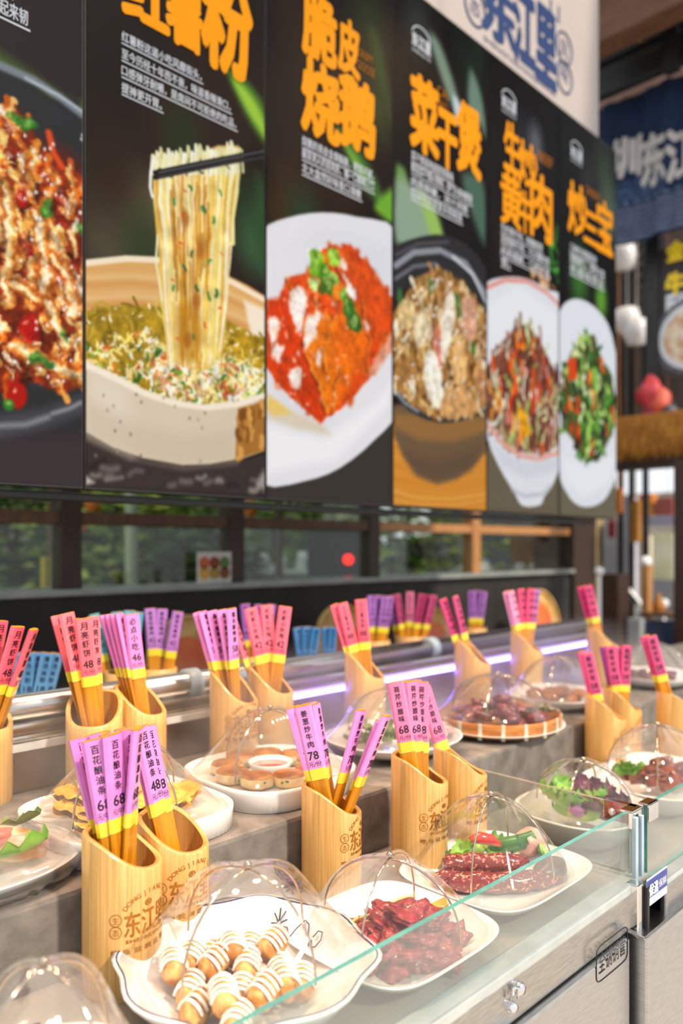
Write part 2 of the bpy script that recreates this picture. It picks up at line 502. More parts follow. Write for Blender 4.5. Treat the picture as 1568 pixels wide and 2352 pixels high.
    def sheet(self, name, mat_, parent, x0, y, z0):
        n, m = self.nv, self.nu
        co = np.empty((n * m, 3), np.float32); co[:, 0] = self.U.ravel() / 100 + x0; co[:, 1] = y; co[:, 2] = self.V.ravel() / 100 + z0
        me = bpy.data.meshes.new(name)
        idx = np.arange(n * m).reshape(n, m)
        q = np.stack([idx[:-1, :-1], idx[:-1, 1:], idx[1:, 1:], idx[1:, :-1]], -1).reshape(-1, 4)
        me.vertices.add(n * m); me.vertices.foreach_set('co', co.ravel())
        me.loops.add(q.size); me.loops.foreach_set('vertex_index', q.ravel().astype(np.int32))
        me.polygons.add(len(q)); me.polygons.foreach_set('loop_start', np.arange(0, q.size, 4, dtype=np.int32))
        me.update(calc_edges=True)
        C = np.clip(self.C.reshape(-1, 3), 0, 1)
        L = np.where(C <= 0.04045, C / 12.92, ((C + 0.055) / 1.055) ** 2.4)
        at_ = me.color_attributes.new('print', 'FLOAT_COLOR', 'POINT')
        at_.data.foreach_set('color', np.concatenate([L, np.ones((len(L), 1))], 1).astype(np.float32).ravel())
        me.materials.append(mat_)
        o = bpy.data.objects.new(name, me); COL.objects.link(o); o.parent = parent
        return o

PX = [0.6255 - 0.4009 + i * 0.4009 for i in range(7)]     # edges of the light boxes along the counter
PZ0 = EYE + 0.1055; PZ1 = EYE + 1.404
PWID, PHEI = 40.09, (PZ1 - PZ0) * 100
sheet_mat = print_mat('light_box_print')
def ink(name, col, glow=0.75):
    """translucent print ink lit from behind"""
    if name in MATS: return MATS[name]
    m = mat(name, [x * .35 for x in [int(col[i:i + 2], 16) / 255 for i in (0, 2, 4)]], rough=0.5, spec=0.05)
    b = m.node_tree.nodes['Principled BSDF']; b.inputs['Emission Color'].default_value = lin(col) + [1]; b.inputs['Emission Strength'].default_value = glow; m.cycles.emission_sampling = 'NONE'
    return m
ink_orange = ink('orange_ink', 'FA9C0C', 0.72)
ink_white = ink('white_ink', 'DDE0E6', 0.62)
ink_navy = mat('navy_ink', '0F2F63', '123568', scale=5, rough=0.5)
ink_black = mat('black_ink', '1B1520', '1B1520', rough=0.5)

def light_box(k, label, step, bg, painter, seed):
    x0 = PX[k] + 0.0035; x1 = PX[k + 1] - 0.0035
    root = empty('light_box', ((x0 + x1) / 2, YP, PZ0), 0, label, 'sign')
    def bp(px, py):
        p = on_y(px, py, YP); return ((p.x - x0) * 100, (p.z - PZ0) * 100)
    cv = Canvas((x1 - x0) * 100, PHEI, step, bg)
    painter(cv, bp, random.Random(seed))
    root.location = (0, 0, 0)
    cv.sheet('printed_sheet', sheet_mat, root, x0, YP, PZ0)
    q = MB(); q.box((x0 - 0.002, YP + 0.0015, PZ0 - 0.004), (x1 + 0.002, YP + 0.045, PZ1 + 0.004))
    q.build('housing', black_paint, root)
    return root, bp
def wr(root, bp, items, m, name, bold=0.0, lift=0.0008, slope=True):
    """items: (text, left px, right px, top py, bottom py) read at the middle of the writing"""
    q = MB()
    X0 = None
    for it in items:
        body, l, r, t, b = it[:5]
        if body == '_':                                  # a ruled line: left px, right px, py at left, thickness px
            a = on_y(l, t, YP); c = on_y(r, t, YP)
            z = a.z; h = b / 1774 * S2 * YP
            q.add([(a.x, YP - lift, z - h), (c.x, YP - lift, z - h), (c.x, YP - lift, z), (a.x, YP - lift, z)], [(0, 1, 2, 3)])
            continue
        mid = (l + r) / 2
        a = on_y(l, t, YP); c = on_y(r, t, YP); zt = on_y(mid, t, YP).z; zb = on_y(mid, b, YP).z
        fit_text(q, body, a.x, zb, c.x, zt, it[5] if len(it) > 5 else bold, lambda u, v: (u, YP - lift, v))
    return q.build(name, m, root)
def para(root, bp, lines, name='text_lettering'):
    """lines: (text, left px, right px, py of the underline at the left end, line height px at the left end)"""
    q = MB()
    for body, l, r, py, h in lines:
        a = on_y(l, py, YP); c = on_y(r, py, YP); hz = h / 1774 * S2 * YP / (1 - (l - 784) / 1774)
        fit_text(q, body, a.x, a.z + hz * 0.2, c.x - 0.004, a.z + hz, 0.012, lambda u, v: (u, YP - 0.0008, v))
        q.add([(a.x, YP - 0.0008, a.z), (c.x, YP - 0.0008, a.z), (c.x, YP - 0.0008, a.z + hz * 0.09), (a.x, YP - 0.0008, a.z + hz * 0.09)], [(0, 1, 2, 3)])
    return q.build(name, ink_white, root)
def small_logo(root, px, py, s):
    """the little white crest with an arch, a name and a line of capitals, printed on the upper part of a sheet"""
    q = MB(); c = on_y(px, py, YP); f = lambda u, v: (u, YP - 0.0008, v)
    fit_text(q, '东江里', c.x - s, c.z - s * 0.55, c.x + s, c.z + s * 0.35, 0.05, f)
    fit_text(q, 'SHENGTAI', c.x - s, c.z - s * 0.95, c.x + s, c.z - s * 0.72, 0.0, f)
    arc = [(c.x + s * 1.0 * math.cos(a), YP - 0.0008, c.z + s * 0.25 + s * 0.75 * math.sin(a)) for a in [math.pi * i / 16 for i in range(1, 16)]]
    q.tube(arc, s * 0.05, 4)
    return q.build('crest_lettering', ink_white, root)

# ---- sheet 1: chilli-red strips of meat in a black pan (only its edge is in view)
def paint1(cv, b, R):
    for y, c in ((0, '231E20'), (200, '2A2224'), (1000, '322C32')):
        cv.ell(b(80, y), 30, 12, c, 14)
    cv.poly([b(-200, 60), b(0, 118), b(70, 165), b(150, 225), b(195, 240), b(195, 300), b(-200, 200)], '55702C', 2.5, 0.8)
    pan = [b(-300, 60), b(-60, 130), b(40, 172), b(120, 225), b(196, 290), b(199, 930), b(120, 975), b(0, 1000), b(-300, 1010)]
    cv.poly(pan, '2B2D31', 0.8, 1, 3)
    cv.stroke([b(-300, 40), b(0, 150), b(80, 185), b(140, 225), b(198, 270)], 1.4, '7D858E', 0.7)
    cv.stroke([b(60, 180), b(140, 222), b(198, 262)], 0.5, 'C9D2DA', 0.5, 0.8)
    cv.poly([b(-300, 960), b(0, 955), b(100, 940), b(198, 905), b(198, 945), b(100, 985), b(0, 1010), b(-300, 1010)], '4A4B52', 2, .9)
    cv.stroke([b(0, 978), b(60, 975), b(110, 958)], 0.7, '9DA2AA', 1.0, 0.8)
    cv.stroke([b(120, 950), b(160, 938), b(185, 925)], 0.5, 'AEB2B9', 0.8, 0.8)
    cv.poly([b(-300, 1030), b(200, 1010), b(200, 1130), b(-300, 1130)], '3B3236', 2.5)
    cv.poly([b(95, 330), b(150, 350), b(198, 400), b(198, 470), b(120, 430)], '7A1A10', 5.0, .9)
    cv.stroke([b(112, 305), b(122, 350), b(150, 395)], 1.1, 'E8501A', .6)
    food = [b(-300, 260), b(0, 240), b(40, 245), b(75, 290), b(90, 360), b(140, 390), b(198, 400), b(198, 880), b(150, 905), b(60, 880), b(0, 900), b(-300, 900)]
    cv.poly(food, '8C2A0E', 0.6)
    cv.strips(food, 150, ['4A1208', '6E180A', 'A33310', '2A0F08'], R, (2, 5), (0.8, 1.6))
    cv.strips(food, 170, ['E08A2C', 'D9701E', 'F0A848', 'C85A16', 'F3C070'], R, (3, 7), (0.7, 1.6), (1.0, 2.3), 0.35, .3, 'FFF3D8')
    cv.strips(food, 130, ['FFE8BE', 'F9C97C', 'FFF6E4'], R, (0.8, 2.2), (0.3, 0.8), (0.8, 2.4), 0.3)
    cv.strips(food, 260, ['8A160A', 'B0280E', 'FFFFFF', '5E1006'], R, (0.25, 0.7), (0.18, 0.4), soft=0.2)
    big = ['E9A348', 'DE8630']
    for p0, p1, w in (((92, 490), (110, 680), 2.6), ((20, 430), (15, 700), 2.4), ((130, 600), (180, 720), 2.2), ((110, 700), (150, 800), 2.4), ((35, 800), (185, 870), 3.2), ((60, 560), (75, 640), 1.8), ((40, 660), (85, 690), 2.4)):
        q = [b(*p0), b((p0[0] + p1[0]) / 2 + 4, (p0[1] + p1[1]) / 2), b(*p1)]
        cv.stroke(q, w, '9E3A10', 0.5); cv.stroke(q, w * .72, R.choice(big), 0.5)
        cv.stroke([(x - w * .12, y + .1) for x, y in q], w * .3, 'FFEFCB', 0.5, .9)
    for p, r in (((70, 760), 2.2), ((38, 905), 2.4), ((55, 460), 1.5), ((60, 580), 1.2)):
        cv.ell(b(*p), r * .7, r, 'B01208', 0.5); cv.ell((b(*p)[0] - .3, b(*p)[1] + .5), .3, .4, 'FF9A80', 0.3)
    for p, w in (((60, 278), (30, 14)), ((90, 830), (34, 16)), ((185, 525), (16, 14)), ((112, 480), (14, 22)), ((20, 930), (14, 16)), ((148, 770), (8, 22))):
        c = b(*p); cv.ell(c, w[0] * .032 * 2, w[1] * .03 * 2, '2F7A2A', 0.5); cv.ell((c[0], c[1] + .3), w[0] * .03, w[1] * .02, 'A9D05A', 0.5, .8)
    cv.ripple(food, 1.5, 2.6, .45, 3)
    cv.ripple(food, .5, .8, .3, 4)
    for _ in range(60):
        p = b(R.uniform(0, 190), R.uniform(300, 880)); cv.ell(p, .22, .3, 'FFFFFF', 0.25, .9)

def blurry_leaves(cv, b, items):
    for pts, col, soft in items:
        cv.poly([b(*p) for p in pts], col, soft, 1, 4)

# ---- sheet 2: noodles lifted from a clay bowl with black chopsticks
def paint2(cv, b, R):
    for x, y, r, c in ((300, 480, 7, '3A3220'), (260, 560, 8, '4C4636'), (330, 470, 4, '57533A'), (480, 250, 8, '2A1A14'), (250, 380, 6, '2C1C14'), (400, 300, 6, '33201A'),
                       (575, 500, 6, '1E3A22'), (590, 560, 4, '2F5C3A'), (330, 560, 4, '23361E'), (420, 320, 4, '1F3018')):
        cv.ell(b(x, y), r, r * 1.4, c, r * 1.3, .9)
    blurry_leaves(cv, b, [([(520, 160), (560, 180), (605, 240), (616, 330), (585, 300), (545, 225)], '4E7D22', 2.0),
                          ([(535, 185), (565, 205), (600, 260), (612, 318), (590, 290), (560, 240)], '9CCB3C', 1.6),
                          ([(590, 400), (614, 470), (612, 640), (585, 560)], '274C2C', 3.0)])
    wall = [b(150, 622), b(198, 605), b(280, 592), b(380, 596), b(500, 625), b(600, 675), b(700, 760), b(616, 930), b(420, 930), b(198, 850), b(150, 800)]
    cv.poly(wall, 'DDAA66', 0.5, 1, 3)
    for i in range(7):
        cv.stroke([b(198, 640 + i * 16), b(300, 636 + i * 15), b(420, 646 + i * 15), b(520, 672 + i * 15), b(616, 716 + i * 14)], 1.4, ('E9C48C', 'D0944E', 'E2B272')[i % 3], 1.0, .6)
    cv.stroke([b(198, 604), b(290, 594), b(390, 598), b(500, 630), b(616, 694)], 1.1, 'F4E6CB', 0.4)
    cv.poly([b(560, 690), b(616, 715), b(616, 790), b(575, 765)], 'F6EFDF', 1.0, .9)
    soup = [b(198, 712), b(260, 702), b(330, 700), b(420, 705), b(520, 735), b(616, 785), b(616, 915), b(520, 940), b(430, 940), b(330, 915), b(198, 845)]
    cv.poly(soup, 'A5871C', 0.6)
    cv.poly([b(510, 750), b(616, 790), b(616, 850), b(520, 830)], 'B5901A', 1.5)
    cv.strips(soup, 130, ['8A6E12', 'C2A43A', 'D8C060', '7C640E'], R, (1.5, 4), (0.3, 0.6), (0, 3.14), .25, 1.2)
    low = [b(198, 790), b(290, 770), b(360, 760), b(520, 820), b(612, 830), b(612, 905), b(520, 935), b(430, 935), b(330, 908), b(198, 838)]
    cv.strips(low, 120, ['FFF8D8', 'F1E08C', 'FFFDF0', 'E6CF66'], R, (0.8, 2.6), (0.3, 0.6), (0, 3.14), .25, 1.3)
    mid = [b(340, 790), b(600, 850), b(600, 900), b(520, 935), b(430, 925), b(350, 890)]
    cv.strips(mid, 130, ['FFF8D8', 'F6EBAA', 'FFFFFF', 'EAD880', 'F8E9A0'], R, (1.5, 4.5), (0.3, 0.6), (0, 3.14), .22, 1.4)
    cv.strips(soup, 110, ['FFFFFF', 'FFF6CC'], R, (0.3, 0.9), (0.2, 0.45), soft=.2)
    cv.strips(mid, 26, ['D98A4A', 'C96A38', 'E8B088'], R, (0.8, 1.8), (0.5, 1.0), soft=.3)
    cv.strips(low, 46, ['3E8A2A', '74B03A', '2C6A26'], R, (0.5, 1.2), (0.35, 0.7), soft=.25)
    cv.strips(low, 14, ['D8481E', 'E86A28'], R, (0.4, 0.9), (0.3, 0.5), soft=.2)
    cv.ripple(soup, .8, 1.6, .3, 5)
    # bowl front
    front = [b(198, 842), b(260, 872), b(330, 908), b(400, 932), b(470, 942), b(545, 934), b(616, 912), b(616, 1032), b(560, 1052), b(480, 1066), b(420, 1068), b(330, 1052), b(260, 1028), b(198, 992)]
    cv.poly([b(198, 1000), b(330, 1058), b(430, 1074), b(560, 1056), b(616, 1040), b(616, 1140), b(198, 1120)], '3A302F', 0.6)
    cv.poly(front, 'D8CAB4', 0.4)
    cv.poly([b(198, 842), b(260, 872), b(300, 900), b(300, 1040), b(198, 992)], 'E2D8C6', 4.0, .8)
    cv.poly([b(198, 920), b(300, 970), b(420, 1000), b(540, 990), b(540, 1058), b(420, 1070), b(300, 1045), b(198, 995)], 'CDBEA8', 3.0, .7)
    cv.stroke([b(198, 838), b(260, 866), b(330, 902), b(400, 926), b(470, 936), b(545, 928), b(616, 906)], 1.3, 'F5EBD8', 0.5)
    cv.poly([b(546, 938), b(580, 930), b(616, 912), b(616, 1032), b(585, 1042), b(540, 1056)], 'A8702E', 0.5)
    cv.strips([b(548, 945), b(614, 922), b(614, 1026), b(546, 1048)], 26, ['8A5620', 'C48A40', 'D9A050', '7A4A18'], R, (1, 2.5), (.6, 1.3), (1.2, 2.0), .6)
    for _ in range(26):
        cv.ell(b(R.uniform(205, 540), R.uniform(900, 1060)), .25, .3, R.choice(['8A8070', 'A08C74', '6E665C']), .35, .7)
    cv.strips([b(215, 1060), b(420, 1100), b(590, 1075), b(600, 1125), b(215, 1105)], 14, ['6A605C', '8A827C', '2A2222'], R, (1, 3), (.5, 1.2), (0, .5), 1.0)
    cv.poly([b(198, 1095), b(215, 1108), b(198, 1112)], 'E8E2DA', 1.0); cv.poly([b(590, 1110), b(612, 1070), b(612, 1135)], 'B8B0A8', 1.4, .8)
    # lifted noodles
    bundle = [b(350, 372), b(380, 355), b(440, 358), b(500, 335), b(548, 335), b(552, 400), b(545, 440), b(528, 560), b(520, 700), b(515, 800), b(480, 850), b(415, 840), b(385, 800), b(376, 700), b(362, 540), b(352, 430)]
    cv.poly(bundle, 'E8C870', 0.5)
    for i in range(170):
        f = R.random(); top = (352 + f * 195, R.uniform(352, 400)); mid_ = (366 + f * 164, R.uniform(520, 600)); bot = (384 + f * 126, R.uniform(780, 850))
        j = R.uniform(-6, 6)
        col = R.choice(['FFF6D0', 'F7E39A', 'FFFBE6', 'EFC65A', 'D89A2C', 'F3D678', 'FFF0B4'] + (['C98018', 'B86A10', 'D9921E', 'C98018'] if 0.25 < f < 0.62 else ['FBF4CC', 'E9DE6A']))
        cv.stroke([b(*top), b(top[0] * .6 + mid_[0] * .4 + j, 460), b(*mid_), b(mid_[0] * .5 + bot[0] * .5 - j, 690), b(*bot)], R.uniform(.22, .6), col, .22, .85)
    for i in range(26):
        f = R.uniform(.18, .7); x0_, x1_ = 352 + f * 195, 384 + f * 126; y0_ = R.uniform(400, 640); y1_ = y0_ + R.uniform(80, 190)
        g = lambda y: x0_ + (x1_ - x0_) * (y - 380) / 430
        cv.stroke([b(g(y0_), y0_), b(g((y0_ + y1_) / 2) + R.uniform(-3, 3), (y0_ + y1_) / 2), b(g(y1_), y1_)], R.uniform(.25, .5), R.choice(['A86410', 'C07A18', 'B8700E']), .25, .75)
    cv.ripple(bundle, .35, 3.0, .16, 6)
    cv.poly([b(398, 700), b(440, 690), b(470, 760), b(455, 830), b(405, 830)], 'B8780E', 2.0, .6)
    for p in ((460, 575), (452, 690), (430, 780), (425, 500)):
        cv.ell(b(*p), .9, 1.6, 'A8621A', .7, .8)
    cv.strips([b(370, 400), b(540, 380), b(510, 780), b(400, 780)], 15, ['2E7A3A', '3F9146', '25603A'], R, (.6, 1.4), (.45, .8), (.8, 2.4), .25)
    cv.strips([b(370, 400), b(540, 380), b(510, 780), b(400, 780)], 9, ['D84A1A', 'E07A2A'], R, (.4, .9), (.3, .5), soft=.25)
    for x in range(348, 552, 9):
        p = [b(x, 400 + R.uniform(-4, 4)), b(x + 3, 352 - (x - 348) * .08 + R.uniform(-14, 8)), b(x + 9, 366 - (x - 348) * .1), b(x + 12, 395)]
        cv.stroke(p, R.uniform(.4, .75), R.choice(['FFFFF4', 'F4F0D0', 'E4E0A8', 'FBF6C8']), .25)
    cv.strips([b(360, 372), b(540, 345), b(545, 392), b(360, 405)], 14, ['6A7A3A', '8A8A4A', '3A4A2A'], R, (.5, 1.2), (.3, .5), soft=.3)
    cv.stroke([b(352, 370), b(346, 400), b(345, 430), b(350, 452)], .55, 'FBFBF4', .22)
    cv.stroke([b(546, 400), b(545, 440), b(535, 500), b(536, 560), b(524, 560)], .6, 'F5EDA0', .25)
    cv.stroke([b(362, 540), b(358, 600), b(372, 690)], .4, 'F4EEC8', .22)
    cv.stroke([b(355, 408), b(440, 390), b(540, 370), b(614, 358)], .85, '17171A', .2)
    cv.stroke([b(355, 397), b(440, 379), b(540, 359), b(614, 345)], .85, '101012', .2)
    cv.stroke([b(365, 396), b(450, 379), b(540, 360), b(616, 345)], .28, '5A5C64', .25)
    cv.stroke([b(365, 408), b(450, 391), b(540, 372), b(616, 360)], .22, '4A4C54', .25)

# ---- sheet 3: glazed roast goose on a white plate
def paint3(cv, b, R):
    for x, y, r, c in ((680, 60, 5, '2A1C10'), (850, 60, 6, '223018'), (870, 250, 5, '32401E'), (700, 440, 7, '2C1A12'), (650, 480, 5, '3A2C18'), (700, 500, 4, '1E3A22'), (790, 440, 5, '2A1810')):
        cv.ell(b(x, y), r, r * 1.5, c, r * 1.4, .9)
    blurry_leaves(cv, b, [([(770, 290), (800, 310), (860, 400), (880, 470), (840, 440), (800, 370)], '3E6A2A', 2.2),
                          ([(790, 330), (820, 360), (845, 410), (825, 400)], '74A83A', 1.6),
                          ([(860, 470), (908, 430), (908, 510), (880, 500)], '6FAE2E', 2.0), ([(850, 60), (880, 120), (905, 300), (890, 260), (860, 160)], '33451F', 2.6)])
    cv.poly([b(610, 1050), b(912, 900), b(912, 1170), b(610, 1150)], '3A3431', 0.8)
    plate = [b(600, 530), b(660, 500), b(740, 488), b(820, 498), b(912, 532), b(925, 700), b(915, 930), b(860, 1010), b(780, 1075), b(700, 1105), b(600, 1112), b(560, 1000), b(560, 620)]
    cv.poly(plate, 'E6E7EE', 0.5, 1, 3)
    cv.poly([b(612, 560), b(740, 520), b(890, 570), b(880, 800), b(740, 990), b(612, 940)], 'DCDEE8', 4.0, .7)
    cv.poly([b(612, 980), b(740, 1010), b(860, 930), b(900, 880), b(890, 930), b(770, 1055), b(612, 1085)], 'F7F8FC', 3.0, .8)
    cv.poly([b(612, 930), b(660, 940), b(740, 975), b(760, 1000), b(680, 985), b(612, 960)], 'D9CBB0', 1.6, .8)
    cv.poly([b(614, 905), b(650, 930), b(670, 950), b(630, 955), b(612, 940)], 'E9C865', 1.2, .9)
    duck = [b(612, 690), b(640, 690), b(655, 640), b(700, 625), b(735, 575), b(770, 558), b(805, 562), b(850, 610), b(880, 660), b(908, 690), b(908, 770), b(880, 830), b(840, 880), b(790, 935), b(738, 972), b(690, 935), b(640, 885), b(612, 840)]
    cv.poly(duck, 'D9480C', 0.4)
    cv.strips(duck, 120, ['E8641A', 'C83606', 'F0801E', 'D94E0E'], R, (.8, 2.2), (.8, 1.6), (1.0, 1.9), 1.2)
    for pts, c in (([(612, 690), (660, 680), (700, 760), (745, 950), (735, 970), (640, 880), (612, 830)], 'CF3A08'), ([(690, 740), (770, 720), (800, 860), (760, 940), (748, 950), (720, 860)], 'E8780E'),
                   ([(770, 720), (830, 700), (850, 790), (800, 900), (765, 945)], 'E86A0C'), ([(800, 590), (860, 620), (905, 700), (860, 800), (820, 700)], 'D84E10')):
        cv.poly([b(*p) for p in pts], c, 1.4, .9)
    for pts in ([(693, 790), (715, 850), (748, 950)], [(770, 720), (740, 800), (745, 850)], [(782, 850), (768, 900), (760, 950)], [(828, 690), (845, 790), (840, 860)], [(655, 640), (700, 720)]):
        cv.stroke([b(*p) for p in pts], .6, '7A1E06', .4, .8); cv.stroke([b(p[0] + 3, p[1] - 4) for p in pts], .4, 'FFB048', .4, .8)
    cv.poly([b(840, 870), b(870, 800), b(905, 760), b(908, 790), b(870, 850)], 'E0A088', .8, .9)
    for pts in ([(662, 670), (700, 665), (705, 700), (690, 760), (675, 745)], [(712, 720), (735, 715), (725, 770), (700, 800), (700, 760)], [(618, 735), (642, 740), (635, 790), (620, 780)], [(630, 800), (655, 790), (640, 830), (622, 820)],
                [(662, 845), (690, 850), (685, 890), (665, 875)], [(725, 820), (738, 800), (735, 840)], [(790, 630), (815, 660), (810, 680), (795, 660)], [(835, 730), (848, 750), (842, 760)], [(780, 600), (800, 610), (795, 622)]):
        cv.poly([b(*p) for p in pts], 'FFF4F0', .7, .95, 3)
    for _ in range(70):
        cv.ell(b(R.uniform(620, 800), R.uniform(640, 930)), R.uniform(.15, .4), R.uniform(.2, .6), R.choice(['FFE8DC', 'FFC890', 'FFFFFF']), .3, .8)
    cv.ripple(duck, 1.0, 2.4, .22, 7)
    cv.ripple(duck, .4, .7, .16, 8)
    for p, r, c in (((728, 605), 2.4, '6FAE22'), ((748, 625), 1.8, '4E8E1E'), ((770, 590), 1.9, '8CC63A'), ((752, 655), 2.2, '3E7A1A'), ((722, 650), 1.6, 'B9DC8A'), ((790, 680), 1.8, '5A9A2A'), ((800, 705), 2.2, '3A7A22'), ((815, 740), 2.2, '2F6420'), ((765, 640), 1.4, 'A8D05A')):
        cv.ell(b(*p), r, r * 1.1, c, .6); cv.ell((b(*p)[0] - .3, b(*p)[1] + .5), r * .4, r * .5, 'C6E07A', .5, .6)
    g_ = [b(705, 570), b(790, 570), b(840, 780), b(770, 770), b(705, 690)]
    cv.ripple(g_, 1.6, 2.2, .35, 21); cv.ripple(g_, .5, .7, .2, 22)

# ---- sheet 4: dried vegetable pot on orange wood
def paint4(cv, b, R):
    for x, y, r, c in ((960, 60, 5, '2A302C'), (1080, 120, 6, '1C2E20'), (1060, 60, 5, '141a16')):
        cv.ell(b(x, y), r, r * 1.5, c, r * 1.2, .9)
    blurry_leaves(cv, b, [([(985, 80), (1010, 100), (1045, 200), (1065, 290), (1040, 250), (1010, 170)], '7A9280', 2.6),
                          ([(1080, 160), (1105, 220), (1118, 320), (1100, 280), (1075, 240)], '6A8878', 2.4), ([(1040, 220), (1058, 245), (1050, 290)], 'C3D2DC', 1.4),
                          ([(910, 380), (930, 390), (935, 430), (912, 440)], '6E9A50', 2.0), ([(908, 420), (950, 430), (1000, 520), (1020, 560), (960, 560), (908, 555)], '8FA890', 3.0),
                          ([(960, 430), (1000, 480), (1020, 560), (990, 545)], '98C060', 2.4), ([(1060, 400), (1110, 420), (1115, 560), (1085, 500)], '4A6A5A', 3.4)])
    cv.poly([b(900, 980), b(1122, 980), b(1122, 1180), b(900, 1170)], 'CF862C', 0.5)
    for i in range(11):
        y = 1020 + i * 14
        cv.stroke([b(900, y + R.uniform(-6, 6)), b(960, y + 12), b(1040, y + 14), b(1120, y + 2)], R.uniform(.6, 1.4), R.choice(['E09A3C', 'B87222', 'DB9234', 'E8A84C']), .9, .8)
    body = [b(900, 930), b(905, 1000), b(925, 1050), b(960, 1095), b(1005, 1112), b(1050, 1100), b(1090, 1070), b(1122, 1030), b(1122, 900)]
    cv.poly(body, '70583F', 1.4)
    cv.poly([b(905, 980), b(960, 1010), b(1040, 1015), b(1120, 990), b(1120, 960), b(905, 950)], 'B07A3A', 2.0, .6)
    cv.poly([b(930, 1040), b(1000, 1060), b(1100, 1030), b(1080, 1080), b(1000, 1105), b(950, 1085)], '5E4A3A', 3.0, .7)
    pot = [b(895, 620), b(905, 570), b(960, 545), b(1020, 540), b(1080, 570), b(1130, 650), b(1150, 800), b(1140, 900), b(1100, 950), b(1040, 970), b(980, 965), b(930, 930), b(895, 850)]
    cv.poly(pot, '2B2A2D', 0.5, 1, 3)
    for pts, w, c in (([(908, 610), (950, 580), (1010, 575), (1070, 605), (1118, 680)], 1.6, '8F949E'), ([(908, 640), (950, 612), (1000, 606)], 1.0, '6A6E78'), ([(1040, 590), (1085, 630), (1118, 700)], .8, 'DDE2EA'), ([(910, 585), (960, 560), (1030, 556)], .7, '55545A'),
                      ([(905, 900), (940, 940), (1000, 962), (1060, 960), (1120, 930)], 1.3, '3A3A3E'), ([(1075, 955), (1118, 932)], .9, 'C8D0DC'), ([(905, 895), (930, 925), (960, 945)], .6, 'A8B0BC')):
        cv.stroke([b(*p) for p in pts], w, c, .6)
    cv.poly([b(908, 690), b(940, 650), b(1000, 630), b(1060, 650), b(1122, 720), b(1122, 760), b(908, 740)], '1E1A18', 1.0)
    food = [b(900, 720), b(925, 690), b(950, 640), b(985, 625), b(1005, 608), b(1030, 630), b(1065, 650), b(1095, 690), b(1122, 730), b(1122, 930), b(1070, 960), b(1010, 965), b(960, 940), b(900, 890)]
    cv.poly(food, 'A87840', .5)
    cv.strips(food, 130, ['6A3E16', '8A5624', '50300F', 'B98A4A'], R, (1.5, 4), (.5, 1.1), (.6, 2.4), .35)
    cv.strips(food, 170, ['E3C27E', 'F0DDB0', 'D9A860', 'C99048', 'FBF2DC'], R, (1.5, 4.5), (.5, 1.1), (.7, 2.3), .3, .4)
    for pts, c in (([(1030, 670), (1045, 690), (1040, 760), (1020, 830), (1005, 790), (1015, 720)], 'F7EBD8'), ([(1060, 690), (1090, 690), (1095, 760), (1075, 790), (1058, 740)], 'E0A88A'), ([(1000, 740), (1015, 780), (1010, 850), (995, 800)], 'D9806A'),
                   ([(975, 820), (1000, 810), (1015, 900), (1005, 940), (980, 900)], 'FFF9E6'), ([(1040, 780), (1065, 790), (1070, 870), (1045, 880)], 'E8B878'), ([(1020, 910), (1060, 890), (1095, 930), (1070, 955), (1015, 960)], 'D9A468'), ([(1095, 850), (1120, 860), (1120, 920), (1100, 910)], 'C98A5A'),
                   ([(950, 740), (975, 720), (985, 770), (960, 800)], 'F0DDB8'), ([(915, 700), (945, 690), (950, 740), (925, 760)], 'E6C88A')):
        cv.poly([b(*p) for p in pts], c, .7, .95, 3)
    for p in ((990, 655), (1050, 690), (1055, 720), (918, 680), (1085, 800)):
        cv.ell(b(*p), 1.0, 1.9, '3F7A3A', .7, .9)
    cv.ripple(food, .9, 2.0, .3, 9)
    cv.strips(food, 90, ['FFFFFF', 'FFF4DA'], R, (.4, 1.2), (.25, .5), soft=.25)

def bowl_food(cv, food, R, sets):
    for n, cols, ln, w, ang in sets:
        cv.strips(food, n, cols, R, ln, w, ang, .45, .5)

